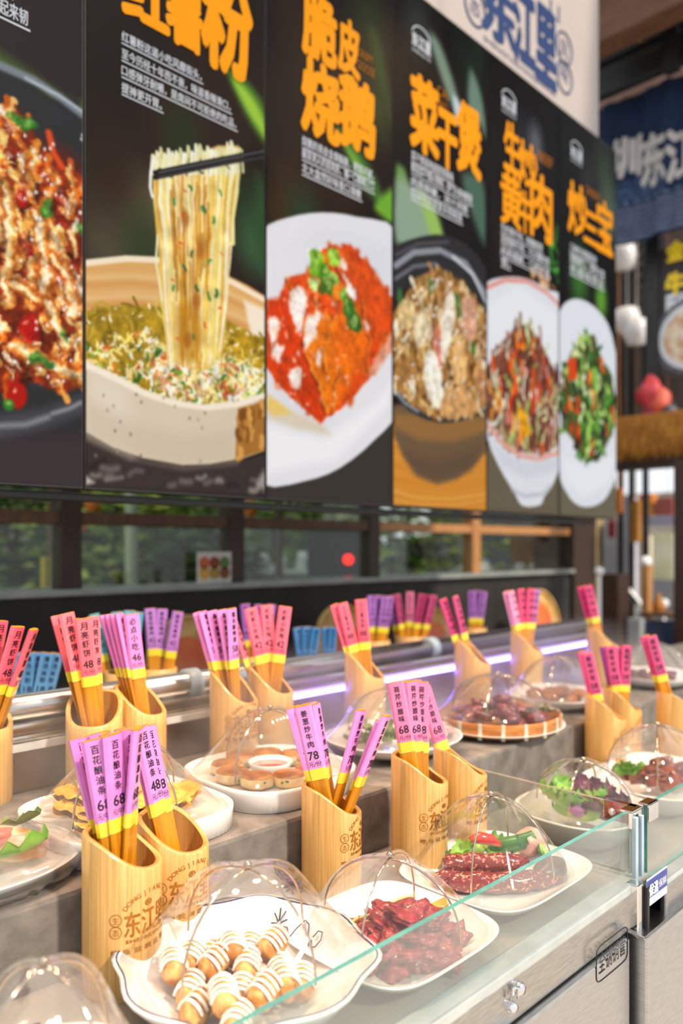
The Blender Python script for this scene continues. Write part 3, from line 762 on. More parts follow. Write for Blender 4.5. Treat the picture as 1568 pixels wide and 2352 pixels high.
# ---- sheet 5: stir-fried beef in a pink-rimmed white bowl
def paint5(cv, b, R):
    for x, y, r, c in ((1200, 330, 6, '2A2A30'), (1230, 330, 4, '6A7078'), (1160, 560, 6, '2A1A16')):
        cv.ell(b(x, y), r, r * 1.5, c, r * 1.2, .8)
    cv.strips([b(1255, 530), b(1285, 520), b(1285, 640), b(1260, 630)], 26, ['2F7A2A', '57A83A', '1E5020'], R, (1, 3), (.8, 1.6), soft=.8)
    cv.strips([b(1215, 625), b(1250, 615), b(1280, 680), b(1250, 670)], 20, ['E8C8A0', 'B07A50', 'D9A880'], R, (1, 2.5), (.8, 1.6), soft=.8)
    cv.poly([b(1115, 1020), b(1295, 1020), b(1295, 1190), b(1115, 1180)], '6A604E', 1.0)
    bowl = [b(1100, 700), b(1115, 650), b(1160, 636), b(1210, 640), b(1255, 665), b(1292, 705), b(1295, 1000), b(1275, 1100), b(1250, 1140), b(1240, 1160), b(1200, 1162), b(1180, 1130), b(1150, 1080), b(1120, 1010), b(1100, 900)]
    cv.poly(bowl, 'E3E6EE', .6, 1, 3)
    cv.poly([b(1122, 700), b(1190, 655), b(1280, 720), b(1280, 850), b(1125, 850)], 'EEF1F8', 3, .8)
    cv.stroke([b(1118, 660), b(1160, 643), b(1210, 646), b(1255, 672), b(1290, 708)], 1.3, 'E39A8C', .7)
    food = [b(1118, 850), b(1140, 800), b(1165, 770), b(1190, 745), b(1215, 750), b(1240, 780), b(1262, 830), b(1285, 870), b(1285, 1020), b(1240, 1045), b(1190, 1035), b(1150, 1000), b(1118, 960)]
    cv.poly(food, '7A4430', .9)
    bowl_food(cv, food, R, [(90, ['5A2A1E', '8A5242', 'A86A56', '6E3426'], (3, 8), (.8, 1.6), (1.1, 2.0)), (46, ['D9E0A8', 'BBD080', 'F1F4D8', '9AC060'], (4, 10), (.6, 1.2), (1.0, 2.1)),
                            (30, ['E85A1A', 'F08A1E', 'D8320E', 'F4A828'], (3, 6), (1.0, 2.0), (1.1, 2.0)), (60, ['F4DCD0', 'E0B8A8', 'C08A7A'], (1, 3), (.4, .8), (1.0, 2.1))])
    cv.poly([b(1188, 930), b(1210, 950), b(1218, 1000), b(1205, 1000), b(1190, 970)], 'F0A818', .8)
    cv.ripple(food, 1.0, 2.6, .3, 10)
    cv.stroke([b(1118, 975), b(1150, 1015), b(1190, 1045), b(1235, 1055), b(1285, 1040)], 1.5, 'E8A898', .7)
    cv.poly([b(1120, 995), b(1160, 1040), b(1210, 1062), b(1285, 1050), b(1285, 1080), b(1210, 1100), b(1150, 1070)], 'D3D6E2', 2.5, .8)
    cv.stroke([b(1175, 1125), b(1205, 1140), b(1245, 1135), b(1262, 1118)], .9, 'B4B7C4', 1.2, .9)

# ---- sheet 6: stir-fried green vegetables on a white oval plate
def paint6(cv, b, R):
    for x, y, r, c in ((1390, 420, 8, '3A4A38'), (1400, 500, 6, '5A6A58'), (1350, 420, 5, '2A2A2E'), (1330, 640, 6, '3F7A2E'), (1380, 690, 4, '6FB83A')):
        cv.ell(b(x, y), r, r * 1.6, c, r * 1.2, .85)
    cv.poly([b(1285, 1090), b(1425, 1090), b(1425, 1200), b(1285, 1190)], '6E6654', 1.0)
    plate = [b(1280, 760), b(1287, 710), b(1310, 688), b(1340, 690), b(1375, 715), b(1405, 770), b(1425, 900), b(1425, 1050), b(1400, 1130), b(1370, 1160), b(1330, 1162), b(1300, 1130), b(1282, 1060)]
    cv.poly(plate, 'E4E8F1', .6, 1, 3)
    cv.poly([b(1290, 1050), b(1350, 1070), b(1415, 1040), b(1400, 1110), b(1340, 1140), b(1300, 1110)], 'F1F3F9', 3, .8)
    food = [b(1285, 880), b(1310, 810), b(1335, 780), b(1365, 768), b(1380, 820), b(1405, 860), b(1415, 940), b(1405, 1000), b(1375, 1060), b(1340, 1060), b(1315, 1010), b(1290, 980)]
    cv.poly(food, '4C5A2C', .9)
    bowl_food(cv, food, R, [(70, ['2E5A22', '3F7A2E', '1F3F1A', '5A9A3A'], (3, 7), (1.2, 2.4), (.3, 2.8)), (40, ['9CC85A', 'B8D070', '7FB54A', 'D9E4A0'], (3, 6), (1.2, 2.4), (.3, 2.8)),
                            (22, ['2A1A2A', '4A2A22', '6A4018', '3A2030'], (2, 5), (1.2, 2.2), (.8, 2.3)), (12, ['E8501A', 'D8380E', 'F07A2A'], (3, 5), (1.2, 2.2), (1.2, 2.0)), (24, ['F4F4E0', 'E0E8C0'], (1, 2.5), (.5, .9), (0, 3.1))])
    cv.ripple(food, 1.1, 2.6, .3, 11)
    cv.poly([b(1303, 825), b(1322, 820), b(1325, 870), b(1305, 875)], 'E0481A', .9)

r_, b_ = light_box(0, 'backlit food poster of red chilli meat strips in a dark pan', 0.26, '241E20', paint1, 1)
para(r_, b_, [('劲道爽口，越吃越香', -190, 30, -108, 46), ('香辣入味，吃起来韧', -150, 69, -30, 50)])
r_, b_ = light_box(1, 'backlit poster of noodles lifted by black chopsticks from a clay bowl', 0.2, '1D1412', paint2, 2)
wr(r_, b_, [('红', 283, 385, -92, 52), ('薯', 383, 462, -70, 105), ('粉', 466, 575, -80, 165)], ink_orange, 'title_lettering', 0.05)
para(r_, b_, [('红薯粉这道小吃风靡街头，', 279, 466, 100, 30), ('至今历经十年而不衰，味道香辣滑口，', 279, 532, 140, 30), ('口感弹牙耐嚼，是席间不可拒绝的吃品，', 279, 545, 178, 30), ('提神更开胃。', 279, 375, 218, 30)])
r_, b_ = light_box(2, 'backlit poster of glazed orange roast goose on a white plate', 0.24, '170F0E', paint3, 3)
wr(r_, b_, [('脆', 696, 770, -16, 140), ('皮', 777, 824, 50, 170), ('烧', 694, 777, 150, 316), ('鹅', 780, 858, 185, 345)], ink_orange, 'title_lettering', 0.05)
wr(r_, b_, [('CRISPY', 820, 856, 120, 138), ('GOOSE', 820, 860, 148, 168)], ink('dim_orange_ink', 'B0680E', .7), 'subtitle_lettering')
para(r_, b_, [('烧鹅的表皮金黄酥脆，肥而不腻，', 693, 860, 340, 30), ('最是诱人的是肉质，蘸一口酸梅上口', 693, 860, 368, 30), ('北大盒然好味香口滑嫩', 693, 831, 402, 30)])
r_, b_ = light_box(3, 'backlit poster of dried vegetables in a black pot on orange wood', 0.3, '0D0C0D', paint4, 4)
wr(r_, b_, [('菜', 943, 1005, 185, 350), ('干', 1005, 1048, 262, 385), ('煲', 1050, 1102, 245, 400)], ink_orange, 'title_lettering', 0.05)
wr(r_, b_, [('CAI', 1003, 1028, 203, 225), ('BAO', 1003, 1028, 232, 252)], ink('dim_orange_ink', 'B0680E', .7), 'subtitle_lettering')
para(r_, b_, [('菜干煲是地道家常美味', 944, 1042, 372, 28), ('精选菜干慢火煲制，香气扑鼻味醇香', 944, 1085, 400, 28), ('肉质鲜嫩，汤汁浓郁', 944, 1075, 432, 28), ('回味无穷是家乡的味道', 944, 1062, 460, 28)])
small_logo(r_, 967, 98, 0.037)
r_, b_ = light_box(4, 'backlit poster of stir-fried beef in a pink-rimmed white bowl', 0.34, '0E0B0C', paint5, 5)
wr(r_, b_, [('生', 1157, 1192, 285, 395), ('炒', 1190, 1232, 330, 430), ('黄', 1150, 1195, 400, 520), ('牛', 1190, 1218, 440, 535), ('肉', 1218, 1266, 405, 550)], ink_orange, 'title_lettering', 0.032)
wr(r_, b_, [('BEEF', 1235, 1268, 355, 378)], ink('dim_orange_ink', 'B0680E', .7), 'subtitle_lettering')
para(r_, b_, [('生炒黄牛肉，鲜嫩爽滑', 1150, 1246, 536, 25), ('选用鲜牛肉，大火爆炒香', 1150, 1262, 562, 25), ('肉质细腻，口感丰富', 1150, 1262, 590, 25), ('香。', 1150, 1172, 612, 25)])
small_logo(r_, 1168, 238, 0.037)
r_, b_ = light_box(5, 'backlit poster of green stir-fry on a white oval plate, end of the row', 0.34, '0E0C0F', paint6, 6)
wr(r_, b_, [('炒', 1304, 1346, 425, 540), ('三', 1340, 1372, 490, 560), ('宝', 1370, 1405, 465, 580)], ink_orange, 'title_lettering', 0.035)
wr(r_, b_, [('SANBAO', 1345, 1378, 436, 455)], ink('dim_orange_ink', 'B0680E', .7), 'subtitle_lettering')
para(r_, b_, [('三种时令鲜蔬同炒', 1308, 1370, 580, 24), ('清脆爽口，营养丰富', 1308, 1388, 604, 24), ('色香味俱全', 1308, 1388, 630, 24)])
small_logo(r_, 1323, 352, 0.037)

# white board with the navy name above the light boxes
WBY = YP + 0.06
x_end = on_y(1375, 300, WBY).x
root = empty('name_board', (0, 0, 0), 0, 'white name board with large navy characters above the poster row', 'sign')
q = MB(); q.bbox((1.25, WBY, PZ1 - 0.06), (x_end, WBY + 0.05, PZ1 + 0.75), 0.004)
q.build('board', mat('white_board', 'ADA29E', 'B3A9A5', scale=3, rough=0.6), root)
q = MB(); f = lambda u, v: (u, WBY - 0.001, v)
def wbx(px, py): return on_y(px, py, WBY)
for ch, l, r, t, b in (('东', 1108, 1183, -35, 95), ('江', 1180, 1228, -25, 150), ('里', 1230, 1276, 25, 190)):
    a = wbx(l, 0).x; c = wbx(r, 0).x
    fit_text(q, ch, a, wbx((l + r) / 2, b).z, c, wbx((l + r) / 2, t).z, 0.05, f)
q.build('name_lettering', ink_navy, root)
q = MB()
fit_text(q, 'SHENGTAIDONGJIANGLI', wbx(1110, 0).x, wbx(1190, 160).z, wbx(1275, 0).x, wbx(1190, 145).z, 0.0, f)
a, c = wbx(1285, 0).x, wbx(1304, 0).x
fit_text(q, '风', a, wbx(1295, 135).z, c, wbx(1295, 95).z, 0.0, f)
fit_text(q, '味', a, wbx(1295, 190).z, c, wbx(1295, 150).z, 0.0, f)
fit_text(q, 'LI', wbx(1262, 0).x, wbx(1272, 44).z, wbx(1284, 0).x, wbx(1272, 5).z, 0.0, f)
for px, py in ((1295, 112), (1295, 178), (1090, 18)):
    cc = wbx(px, py); rr = 0.05
    q.tube([(cc.x + rr * math.cos(t), WBY - 0.001, cc.z + rr * 1.05 * math.sin(t)) for t in [2 * math.pi * i / 28 for i in range(28)]], 0.004, 4, closed=True)
fit_text(q, '态', wbx(1077, 0).x, wbx(1090, 36).z, wbx(1102, 0).x, wbx(1090, -2).z, 0.0, f)
q.build('small_lettering', ink_navy, root)
# thin rail the light boxes hang from
q = MB(); q.bbox((0.2, YP + 0.05, PZ0 - 0.022), (PX[6] - 0.05, YP + 0.09, PZ0 - 0.008), 0.003)
tag(q.build('hanging_rail', mat('grey_rail', '171B18', '20251F', scale=10, rough=0.4)), 'thin dark grey rail running under the poster row', 'rail')

# ================================================================== COUNTER
X0C, X1C = -0.35, 1.043
counter = empty('steel_counter', (0.35, YG, 0), 0, 'stainless steel display counter unit carrying the front row of plates', 'counter')
def cpart(root, name, a, b, m, r=0.003):
    q = MB(); l = root.location
    q.bbox([a[i] - l[i] for i in range(3)], [b[i] - l[i] for i in range(3)], r)
    return q.build(name, m, root)
floor_steel = mat('counter_floor_steel', 'DAD2C6', 'C9C0B4', scale=9, rough=0.22, metal=.65, bump=0.02)
cpart(counter, 'display_floor', (X0C, YG - 0.004, CT - 0.012), (X1C, YS - 0.001, CT), floor_steel, 0.002)
fas = cpart(counter, 'fascia', (X0C, YG - 0.012, CT - 0.055), (X1C - 0.01, YG - 0.004, CT - 0.006), steel)
cpart(counter, 'bottom_trim', (X0C, YG - 0.014, CT - 0.008), (X1C, YG + 0.012, CT + 0.006), mat('pale_trim', 'DDE3E2', 'CBD4D2', scale=20, rough=0.2, metal=.6))
cpart(counter, 'base', (X0C, YG + 0.02, 0.05), (X1C, YS - 0.002, CT - 0.014), steel_dark)
def door(root, xa, xb, yf, name='cabinet_door'):
    d = cpart(root, name, (xa, yf, 0.12), (xb, YG + 0.02, CT - 0.057), steel_v, 0.004)
    return d
d1 = door(counter, 0.565, 0.974, 0.444)
d0 = door(counter, 0.10, 0.545, 0.444)
# engraved plate on the door
lab = on_y(1405, 2190, 0.444)
q = MB(); f = lambda u, v: (u - counter.location.x, 0.4435 - counter.location.y, v)
xa = on_y(1375, 2200, 0.4435).x; xb = on_y(1436, 2200, 0.4435).x
zc = on_y(1405, 2192, 0.4435).z
fit_text(q, '全钢铜管', xa, zc - 0.013, xb, zc + 0.013, 0.0, f)
fr = supell((xb - xa) / 2 + 0.006, 0.022, 7, 40)
q.tube([(0.5 * (xa + xb) + p[0] - counter.location.x, 0.4437 - counter.location.y, zc + p[1]) for p in fr], 0.0007, 5, closed=True)
q.build('engraved_lettering', ink_black, counter)
# fastening on the fascia: two round screws and a hook plate
c = on_y(1180, 2290, YG - 0.012)
for dx, dz, r in ((-0.008, -0.006, 0.006), (0.006, 0.008, 0.0075)):
    q = MB(); q.lathe([(0.0001, 0.009), (r * .7, 0.008), (r, 0.004), (r, 0)], 14)
    o = q.build('screw', chrome, counter, True)
    o.matrix_local = Matrix.Translation((c.x + dx - counter.location.x, YG - 0.012 - counter.location.y, c.z + dz)) @ Matrix.Rotation(math.pi / 2, 4, 'X')
q = MB(); q.tube([(c.x - 0.013 - counter.location.x, -0.016, c.z + 0.004), (c.x - 0.010 - counter.location.x, -0.019, c.z + 0.016), (c.x - 0.002 - counter.location.x, -0.019, c.z + 0.014), (c.x - 0.002 - counter.location.x, -0.018, c.z + 0.002)], 0.0018, 6)
q.build('hook', chrome, counter, True)
c = on_y(1185, 2345, 0.444)
q = MB(); q.bbox((c.x - 0.025 - counter.location.x, 0.428 - YG, CT - 0.085), (c.x + 0.022 - counter.location.x, 0.452 - YG, CT - 0.062), 0.004)
q.build('latch', chrome, counter)

counter2 = empty('steel_counter', (1.8, YG, 0), 0, 'second stainless counter unit beyond the corner post, with a blue sticker', 'counter')
cpart(counter2, 'display_floor', (X1C + 0.004, YG - 0.012, CT2 - 0.012), (3.2, YS - 0.001, CT2), floor_steel, 0.002)
cpart(counter2, 'fascia', (X1C + .03, YG - 0.026, CT - 0.075), (3.2, YG - 0.016, CT - 0.018), steel)
cpart(counter2, 'bottom_trim', (X1C + 0.01, YG - 0.027, CT - 0.018), (3.2, YG - 0.004, CT - 0.008), MATS['pale_trim'])
cpart(counter2, 'base', (X1C + 0.004, YG + 0.02, 0.05), (3.2, YS - 0.002, CT2 - 0.014), steel_dark)
door(counter2, 0.988, 1.6, 0.427)
door(counter2, 1.62, 2.2, 0.427)
cpart(counter2, 'door_ledge', (0.982, 0.427, CT - 0.058), (3.2, YG - 0.004, CT - 0.054), steel)
# blue sticker with white writing
y_ = YG - 0.0265; a = on_y(1484, 2040, y_).x; b = on_y(1530, 2020, y_).x; zt = on_y(1507, 2005, y_).z; zb = on_y(1507, 2068, y_).z
st = MB(); L2 = counter2.location
st.box((a - L2.x, y_ - L2.y - 0.0006, zb), (b - L2.x, y_ - L2.y, zt)); 
sk = st.build('sticker', mat('white_sticker', 'E6E8F0', rough=.4), counter2)
st = MB(); st.box((a - L2.x, y_ - L2.y - 0.001, zb + (zt - zb) * .28), (b - L2.x, y_ - L2.y - 0.0005, zt - (zt - zb) * .06)); st.build('blue_field', mat('blue_ink', '3B4A9A', '34428E', scale=8, rough=.4), sk)
st = MB(); f = lambda u, v: (u - L2.x, y_ - L2.y - 0.0014, v)
fit_text(st, '保温', a + 0.004, zb + (zt - zb) * .36, a + (b - a) * .5, zb + (zt - zb) * .78, 0.03, f)
fit_text(st, '保鲜', a + (b - a) * .56, zb + (zt - zb) * .42, b - 0.003, zb + (zt - zb) * .72, 0.0, f)
st.build('sticker_lettering', mat('white_paint_ink', 'F4F5FA', rough=.4), sk)

# raised concrete step with the back row of plates
q = MB(); q.bbox((-0.35 - 1.0, YS - 0.9, 0), (3.2 - 1.0, YR + 0.03 - 0.9, ST), 0.006)
tag(q.build('display_step', concrete, loc=(1.0, 0.9, 0)), 'long raised concrete step behind the front row of plates', 'step')

# rail unit with LED strip behind the step
rail = empty('steel_rail_unit', (1.0, YR, ST), 0, 'long steel rail unit with a glowing violet-white strip behind the back plates', 'rail')
RX0, RX1 = -0.35, 2.25
def rpart(name, a, b, m, r=0.004):
    q = MB(); q.bbox([a[0] - 1.0, a[1] - YR, a[2] - ST], [b[0] - 1.0, b[1] - YR, b[2] - ST], r); return q.build(name, m, rail)
zled = EYE - 0.26 * (YR - 0.006)
rpart('back_plate', (RX0, YR + 0.005, ST), (RX1, YR + 0.012, zled + 0.03), mat('lamp_warmed_steel', 'A8876A', '86694F', scale=6, rough=0.3, metal=.9))  # brown steel, with the lamps' warm reflection added to the colour
rpart('lower_ledge', (RX0, YR - 0.005, zled + 0.008), (RX1, YR + 0.06, zled + 0.018), steel)
rpart('mid_ledge', (RX0, YR - 0.002, zled + 0.024), (RX1, YR + 0.06, zled + 0.034), steel)
q = MB(); q.tube([(RX0 - 1.0, 0.03, zled + 0.052 - ST), (RX1 - 1.0, 0.03, zled + 0.052 - ST)], 0.021, 20); q.build('top_roller', steel, rail, True)
for px in (460, 1010):
    xx = on_y(px, 1550, YR).x
    q = MB(); q.tube([(xx - 0.012 - 1.0, 0.03, zled + 0.052 - ST), (xx + 0.012 - 1.0, 0.03, zled + 0.052 - ST)], 0.026, 20); q.build('roller_clip', mat('blue_grey_plastic', '8FA0B0', rough=.4), rail, True)
led_mat = mat('led_strip', '7060FF', '7060FF', emis=26.0)
led_off = mat('unlit_led_strip', 'E8E6E2', 'DAD8D2', scale=60, rough=.4)
xl = on_y(590, 1620, YR).x
q = MB(); q.box((xl - 1.0, -0.009, zled - ST - 0.001), (RX1 - 1.0, -0.004, zled - ST + 0.007)); q.build('led_strip', led_mat, rail)
q = MB(); q.box((RX0 - 1.0, -0.009, zled - ST - 0.004), (xl - 1.0 - 0.01, -0.004, zled - ST + 0.007)); q.build('unlit_strip', led_off, rail)
for i, px in enumerate((16,)):
    p = on_y(px, 1752, YR + 0.004)
    q = MB(); q.bbox((p.x - 0.011 - 1, 0.003, p.z - 0.0035 - ST), (p.x + 0.011 - 1, 0.0065, p.z + 0.0035 - ST), 0.0015); q.build('slot', steel_dark, rail)
# back shelf behind the rail
q = MB(); q.bbox((-0.35, YR + 0.07, SH - 0.03), (3.0, YW - 0.06, SH), 0.004)
tag(q.build('back_shelf', mat('grey_shelf', '6E6660', '7C746C', scale=10, rough=.5)), 'dim grey shelf behind the steel rail, under the posters', 'shelf')
q = MB(); q.box((-0.35, YR + 0.1, 0), (3.0, YW - 0.1, SH - 0.031)); tag(q.build('shelf_cabinet', steel_dark), 'dark cabinet carrying the shelf below the posters', 'cabinet')

# ------------------------------------------------------------------ glass fence
glass_fence = clear_mat('fence_glass', (0.93, 0.97, 0.955), base=0.07, edge=0.55, power=3.5, rough=0.015, haze=0.06)
glass_edge = mat('teal_glass_edge', '5FA6A0', '4B918C', scale=30, rough=0.12, spec=.8, emis=0.05)
glass_edge2 = mat('grey_glass_edge', '8E8878', 'A29A86', scale=30, rough=0.15, spec=.8)
def pane_box(name, a, b, parent=None, axis=0):
    q = MB(); x0, y0, z0 = a; x1, y1, z1 = b
    vs = [(x0, y0, z0), (x1, y0, z0), (x1, y1, z0), (x0, y1, z0), (x0, y0, z1), (x1, y0, z1), (x1, y1, z1), (x0, y1, z1)]
    fs = [(0, 3, 2, 1), (4, 5, 6, 7), (0, 1, 5, 4), (1, 2, 6, 5), (2, 3, 7, 6), (3, 0, 4, 7)]
    big = (2, 4) if axis == 0 else (3, 5)
    n = len(q.v); q.v += vs; q.f += fs; q.m += [0 if i in big else 1 for i in range(6)]
    return q.build(name, [glass_fence, glass_edge if axis == 0 else glass_edge2], parent)
GZ = EYE - 0.771 * YG
tag(pane_box('glass_screen', (-0.3, YG, CT + 0.004), (1.030, YG + 0.006, GZ)), 'long clear glass pane with teal edge fencing the front plates', 'glass pane')
tag(pane_box('glass_screen', (1.035, YG + 0.01, CT + 0.001), (1.041, 0.80, GZ), axis=1), 'clear glass divider between the sausage plate and the salad bowl', 'glass pane')
tag(pane_box('glass_screen', (1.052, YG - 0.008, CT - 0.008), (3.1, YG - 0.002, GZ + 0.002)), 'clear glass pane of the second counter unit with teal edge', 'glass pane')
cl = empty('glass_corner_clip', (1.03, YG, GZ), 0, 'chrome corner clip joining glass pane and divider', 'clip')
q = MB(); q.bbox((-0.020, -0.006, -0.022), (0.013, 0.0, 0.002), 0.001); q.bbox((-0.020, -0.006, -0.001), (0.013, 0.012, 0.0025), 0.001); q.build('front_plate', chrome, cl)
q = MB(); q.bbox((0.002, 0.0, -0.024), (0.0047, 0.046, 0.0022), 0.0006); q.bbox((0.0112, 0.0, -0.024), (0.0136, 0.046, 0.0022), 0.0006); q.bbox((0.002, 0.0, 0.0005), (0.0136, 0.046, 0.0025), 0.0006); q.build('side_plate', chrome, cl)
q = MB(); q.lathe([(0.0001, 0.003), (0.0035, 0.0028), (0.0048, 0.001), (0.0048, 0)], 12); s = q.build('screw', chrome, cl, True)
s.matrix_local = Matrix.Translation((0.002, 0.034, -0.012)) @ Matrix.Rotation(-math.pi / 2, 4, 'Y')
cl2 = empty('glass_corner_clip', (1.052, YG - 0.008, GZ + 0.002), 0, 'chrome clip on the end of the second glass pane', 'clip')
q = MB(); q.bbox((-0.004, -0.005, -0.022), (0.026, -0.001, 0.003), 0.001); q.bbox((-0.004, -0.005, 0.0), (0.026, 0.011, 0.003), 0.001); q.build('clip_plate', chrome, cl2)
pc = empty('corner_channel', (1.000, YG - 0.012, CT - 0.055), 0, 'black and chrome upright channel holding the glass at the corner', 'bracket')
q = MB(); q.bbox((-0.012, -0.012, -0.008), (0.006, 0.006, 0.062), 0.002); q.build('chrome_channel', chrome, pc)
q = MB(); q.bbox((0.0065, -0.016, -0.01), (0.014, 0.004, 0.056), 0.001); q.build('black_channel', black_paint, pc)
q = MB(); q.bbox((0.010, 0.001, 0.058), (0.018, 0.007, GZ - CT + 0.05), 0.001); q.build('glass_strip', mat('pale_blue_strip', 'B9CBD6', 'AFC2CE', scale=10, rough=.15), pc)
q = MB(); q.bbox((0.024, -0.001, 0.050), (0.031, 0.005, GZ - CT + 0.05), 0.001); q.build('glass_strip', MATS['pale_blue_strip'], pc)

# ================================================================== BAMBOO CUPS
bamboo = mat('bamboo', 'D69E52', 'E8BE7A', scale=38, stretch=(13, 13, .2), rough=0.34, spec=.5, coat=.15, detail=4, bump=.03)
bamboo_in = mat('bamboo_inside', 'B07A3C', 'C8924E', scale=36, stretch=(4, 4, .2), rough=0.5)
burn = mat('burnt_engraving', '96590F', 'B0721C', scale=80, rough=0.7)
def logo_flat():
    q = MB(); f = lambda u, v: (u, v, 0)
    x = -0.034
    for i, ch in enumerate('生态'):
        cx, cz = x - 0.007, 0.0065 - i * 0.014
        fit_text(q, ch, cx - 0.0036, cz - 0.004, cx + 0.0036, cz + 0.004, 0.0, f)
        ring = []
        for k in range(20):
            t = 2 * math.pi * k / 20; ring.append((math.cos(t), math.sin(t)))
        q.add([(cx + c_ * 0.0072, cz + s_ * 0.0074, 0) for c_, s_ in ring] + [(cx + c_ * 0.0062, cz + s_ * 0.0064, 0) for c_, s_ in ring], [(k, (k + 1) % 20, 20 + (k + 1) % 20, 20 + k) for k in range(20)])
    for i, ch in enumerate('东江里'):
        fit_text(q, ch, x + 0.003 + i * 0.0205, -0.0145, x + 0.0215 + i * 0.0205, 0.0145, 0.02, f)
    fit_text(q, 'SHENGTAI LI', x + 0.004, -0.0215, x + 0.063, -0.0175, 0.01, f)
    fit_text(q, '吃 鱼 就 到 这 里', x - 0.012, -0.034, x + 0.062, -0.0275, 0.02, f)
    word = 'DONGJIANG·LI'
    for i, ch in enumerate(word):
        if ch == '·': continue
        t = math.radians(150 - i * 11.2); R = 0.035
        vs, fs = text_geo(ch, 0.015); cx = sum(p[0] for p in vs) / len(vs)
        s = 0.0085; ang = t - math.pi / 2
        q.add([(R * math.cos(t) + 0.003 + ((p[0] - cx) * math.cos(ang) - p[1] * math.sin(ang)) * s, R * 0.72 * math.sin(t) + 0.0055 + ((p[0] - cx) * math.sin(ang) + p[1] * math.cos(ang)) * s, 0) for p in vs], fs)
    fit_text(q, '®', -0.0065, 0.0165, 0.0035, 0.0245, 0.02, f)
    bm = bmesh.new()
    V = [bm.verts.new(p) for p in q.v]
    for fc in q.f:
        try: bm.faces.new([V[i] for i in fc])
        except ValueError: pass
    for k in range(-12, 13):
        bmesh.ops.bisect_plane(bm, geom=bm.verts[:] + bm.edges[:] + bm.faces[:], plane_co=(k * 0.004, 0, 0), plane_no=(1, 0, 0))
    bm.verts.index_update()
    r = ([tuple(v.co) for v in bm.verts], [tuple(v.index for v in f_.verts) for f_ in bm.faces]); bm.free()
    return r
LOGO = logo_flat()
CUPR = 0.04
def logo_mesh(R):
    g = .85; q = MB(); q.add([((R + .0004 + p[2]) * math.sin(g * p[0] / R), -(R + .0004 + p[2]) * math.cos(g * p[0] / R), g * p[1]) for p in LOGO[0]], LOGO[1])
    return q.mesh('engraved_logo', burn)
LOGO_ME = logo_mesh(CUPR)
LOGO_CUPS = {}
def cup(px, d, base, hi, lo, face=0.0, low=None, label='', logo=True, R=CUPR, group=None, name='bamboo_cup'):
    """face: turn of the engraving from the counter's front; low: turn of the scooped side"""
    p = at(px, 1258, d); c = Vector((p.x, p.y, base))
    low = face if low is None else low
    root = empty(name, c, 0, label, 'cup', group)
    SEG = 56; ld = Vector((math.sin(low), -math.cos(low)))
    def rimz(x, y, r):
        s = (x * ld.x + y * ld.y) / R
        t = min(1, max(0, (s + 0.75) / 1.7)); t = t * t * (3 - 2 * t)
        return hi - (hi - lo) * t
    def ring(r, z=None, dz=0):
        return [(r * math.sin(a), -r * math.cos(a), (rimz(r * math.sin(a), -r * math.cos(a), r) + dz) if z is None else z) for a in [2 * math.pi * k / SEG for k in range(SEG)]]
    q = MB()
    q.rings([ring(R * .97, 0.0), ring(R * .985, 0.003), ring(R, 0.02), ring(R, lo * .8), ring(R, None, -0.002), ring(R - 0.0015, None, 0)][::1], 0, True, False)
    q.build('tube', bamboo, root, 'auto')
    q = MB(); q.rings([ring(R - 0.0015, None, 0), ring(R - 0.005, None, -0.0003), ring(R - 0.0066, None, -0.002)], 0, False, False); q.build('rim', mat('bamboo_rim', 'C98F48', 'DBA660', scale=60, rough=.45), root, True)
    q = MB(); q.rings([ring(R - 0.0066, None, -0.002), ring(R - 0.0068, 0.006)], 0, False, True); q.build('inner_wall', bamboo_in, root, True)
    if logo:
        o = put(LOGO_ME, 'engraved_logo', root); o.location = (0, 0, 0.077 if hi > .14 else 0.070); o.rotation_euler = (0, 0, face)
    return root, c

# ------------------------------------------------------------------ tally sticks
stick_wood = mat('honey_bamboo', 'BE780E', 'E29A18', scale=60, stretch=(3, 3, .1), rough=0.35, coat=.2)
SL = 0.252; SLEEVE = 0.100; BAND = 0.015; SWD = 0.0225; STH = 0.0062
def flat_ring(w, t, z):
    e = t * 0.42
    return [(-w / 2, -t / 2 + e, z), (-w / 2 + e, -t / 2, z), (w / 2 - e, -t / 2, z), (w / 2, -t / 2 + e, z), (w / 2, t / 2 - e, z), (w / 2 - e, t / 2, z), (-w / 2 + e, t / 2, z), (-w / 2, t / 2 - e, z)]
q = MB(); q.rings([flat_ring(SWD, STH, 0), flat_ring(SWD, STH, SL)]); ME_WOOD = q.mesh('wood', stick_wood)
q = MB(); q.rings([flat_ring(SWD + .0012, STH + .0012, SL - SLEEVE + BAND), flat_ring(SWD + .0012, STH + .0012, SL - 0.0006)], 0, False, False); ME_SLEEVE = q
q = MB(); q.rings([flat_ring(SWD + .0014, STH + .0014, SL - SLEEVE), flat_ring(SWD + .0014, STH + .0014, SL - SLEEVE + BAND)], 0, False, False)
ME_BAND = q.mesh('yellow_band', mat('yellow_paper', 'EFDB35', 'F4E24A', scale=30, rough=.25, coat=.4))
SLEEVES = {}
ORD = ['first', 'second', 'third', 'fourth', 'fifth', 'sixth', 'seventh', 'eighth', 'ninth']
def sleeve_mesh(col):
    if col not in SLEEVES:
        SLEEVES[col] = ME_SLEEVE.mesh('paper_sleeve', mat('paper_' + col, col, rough=.22, coat=.5, scale=40))
    return SLEEVES[col]
LETTER = {}
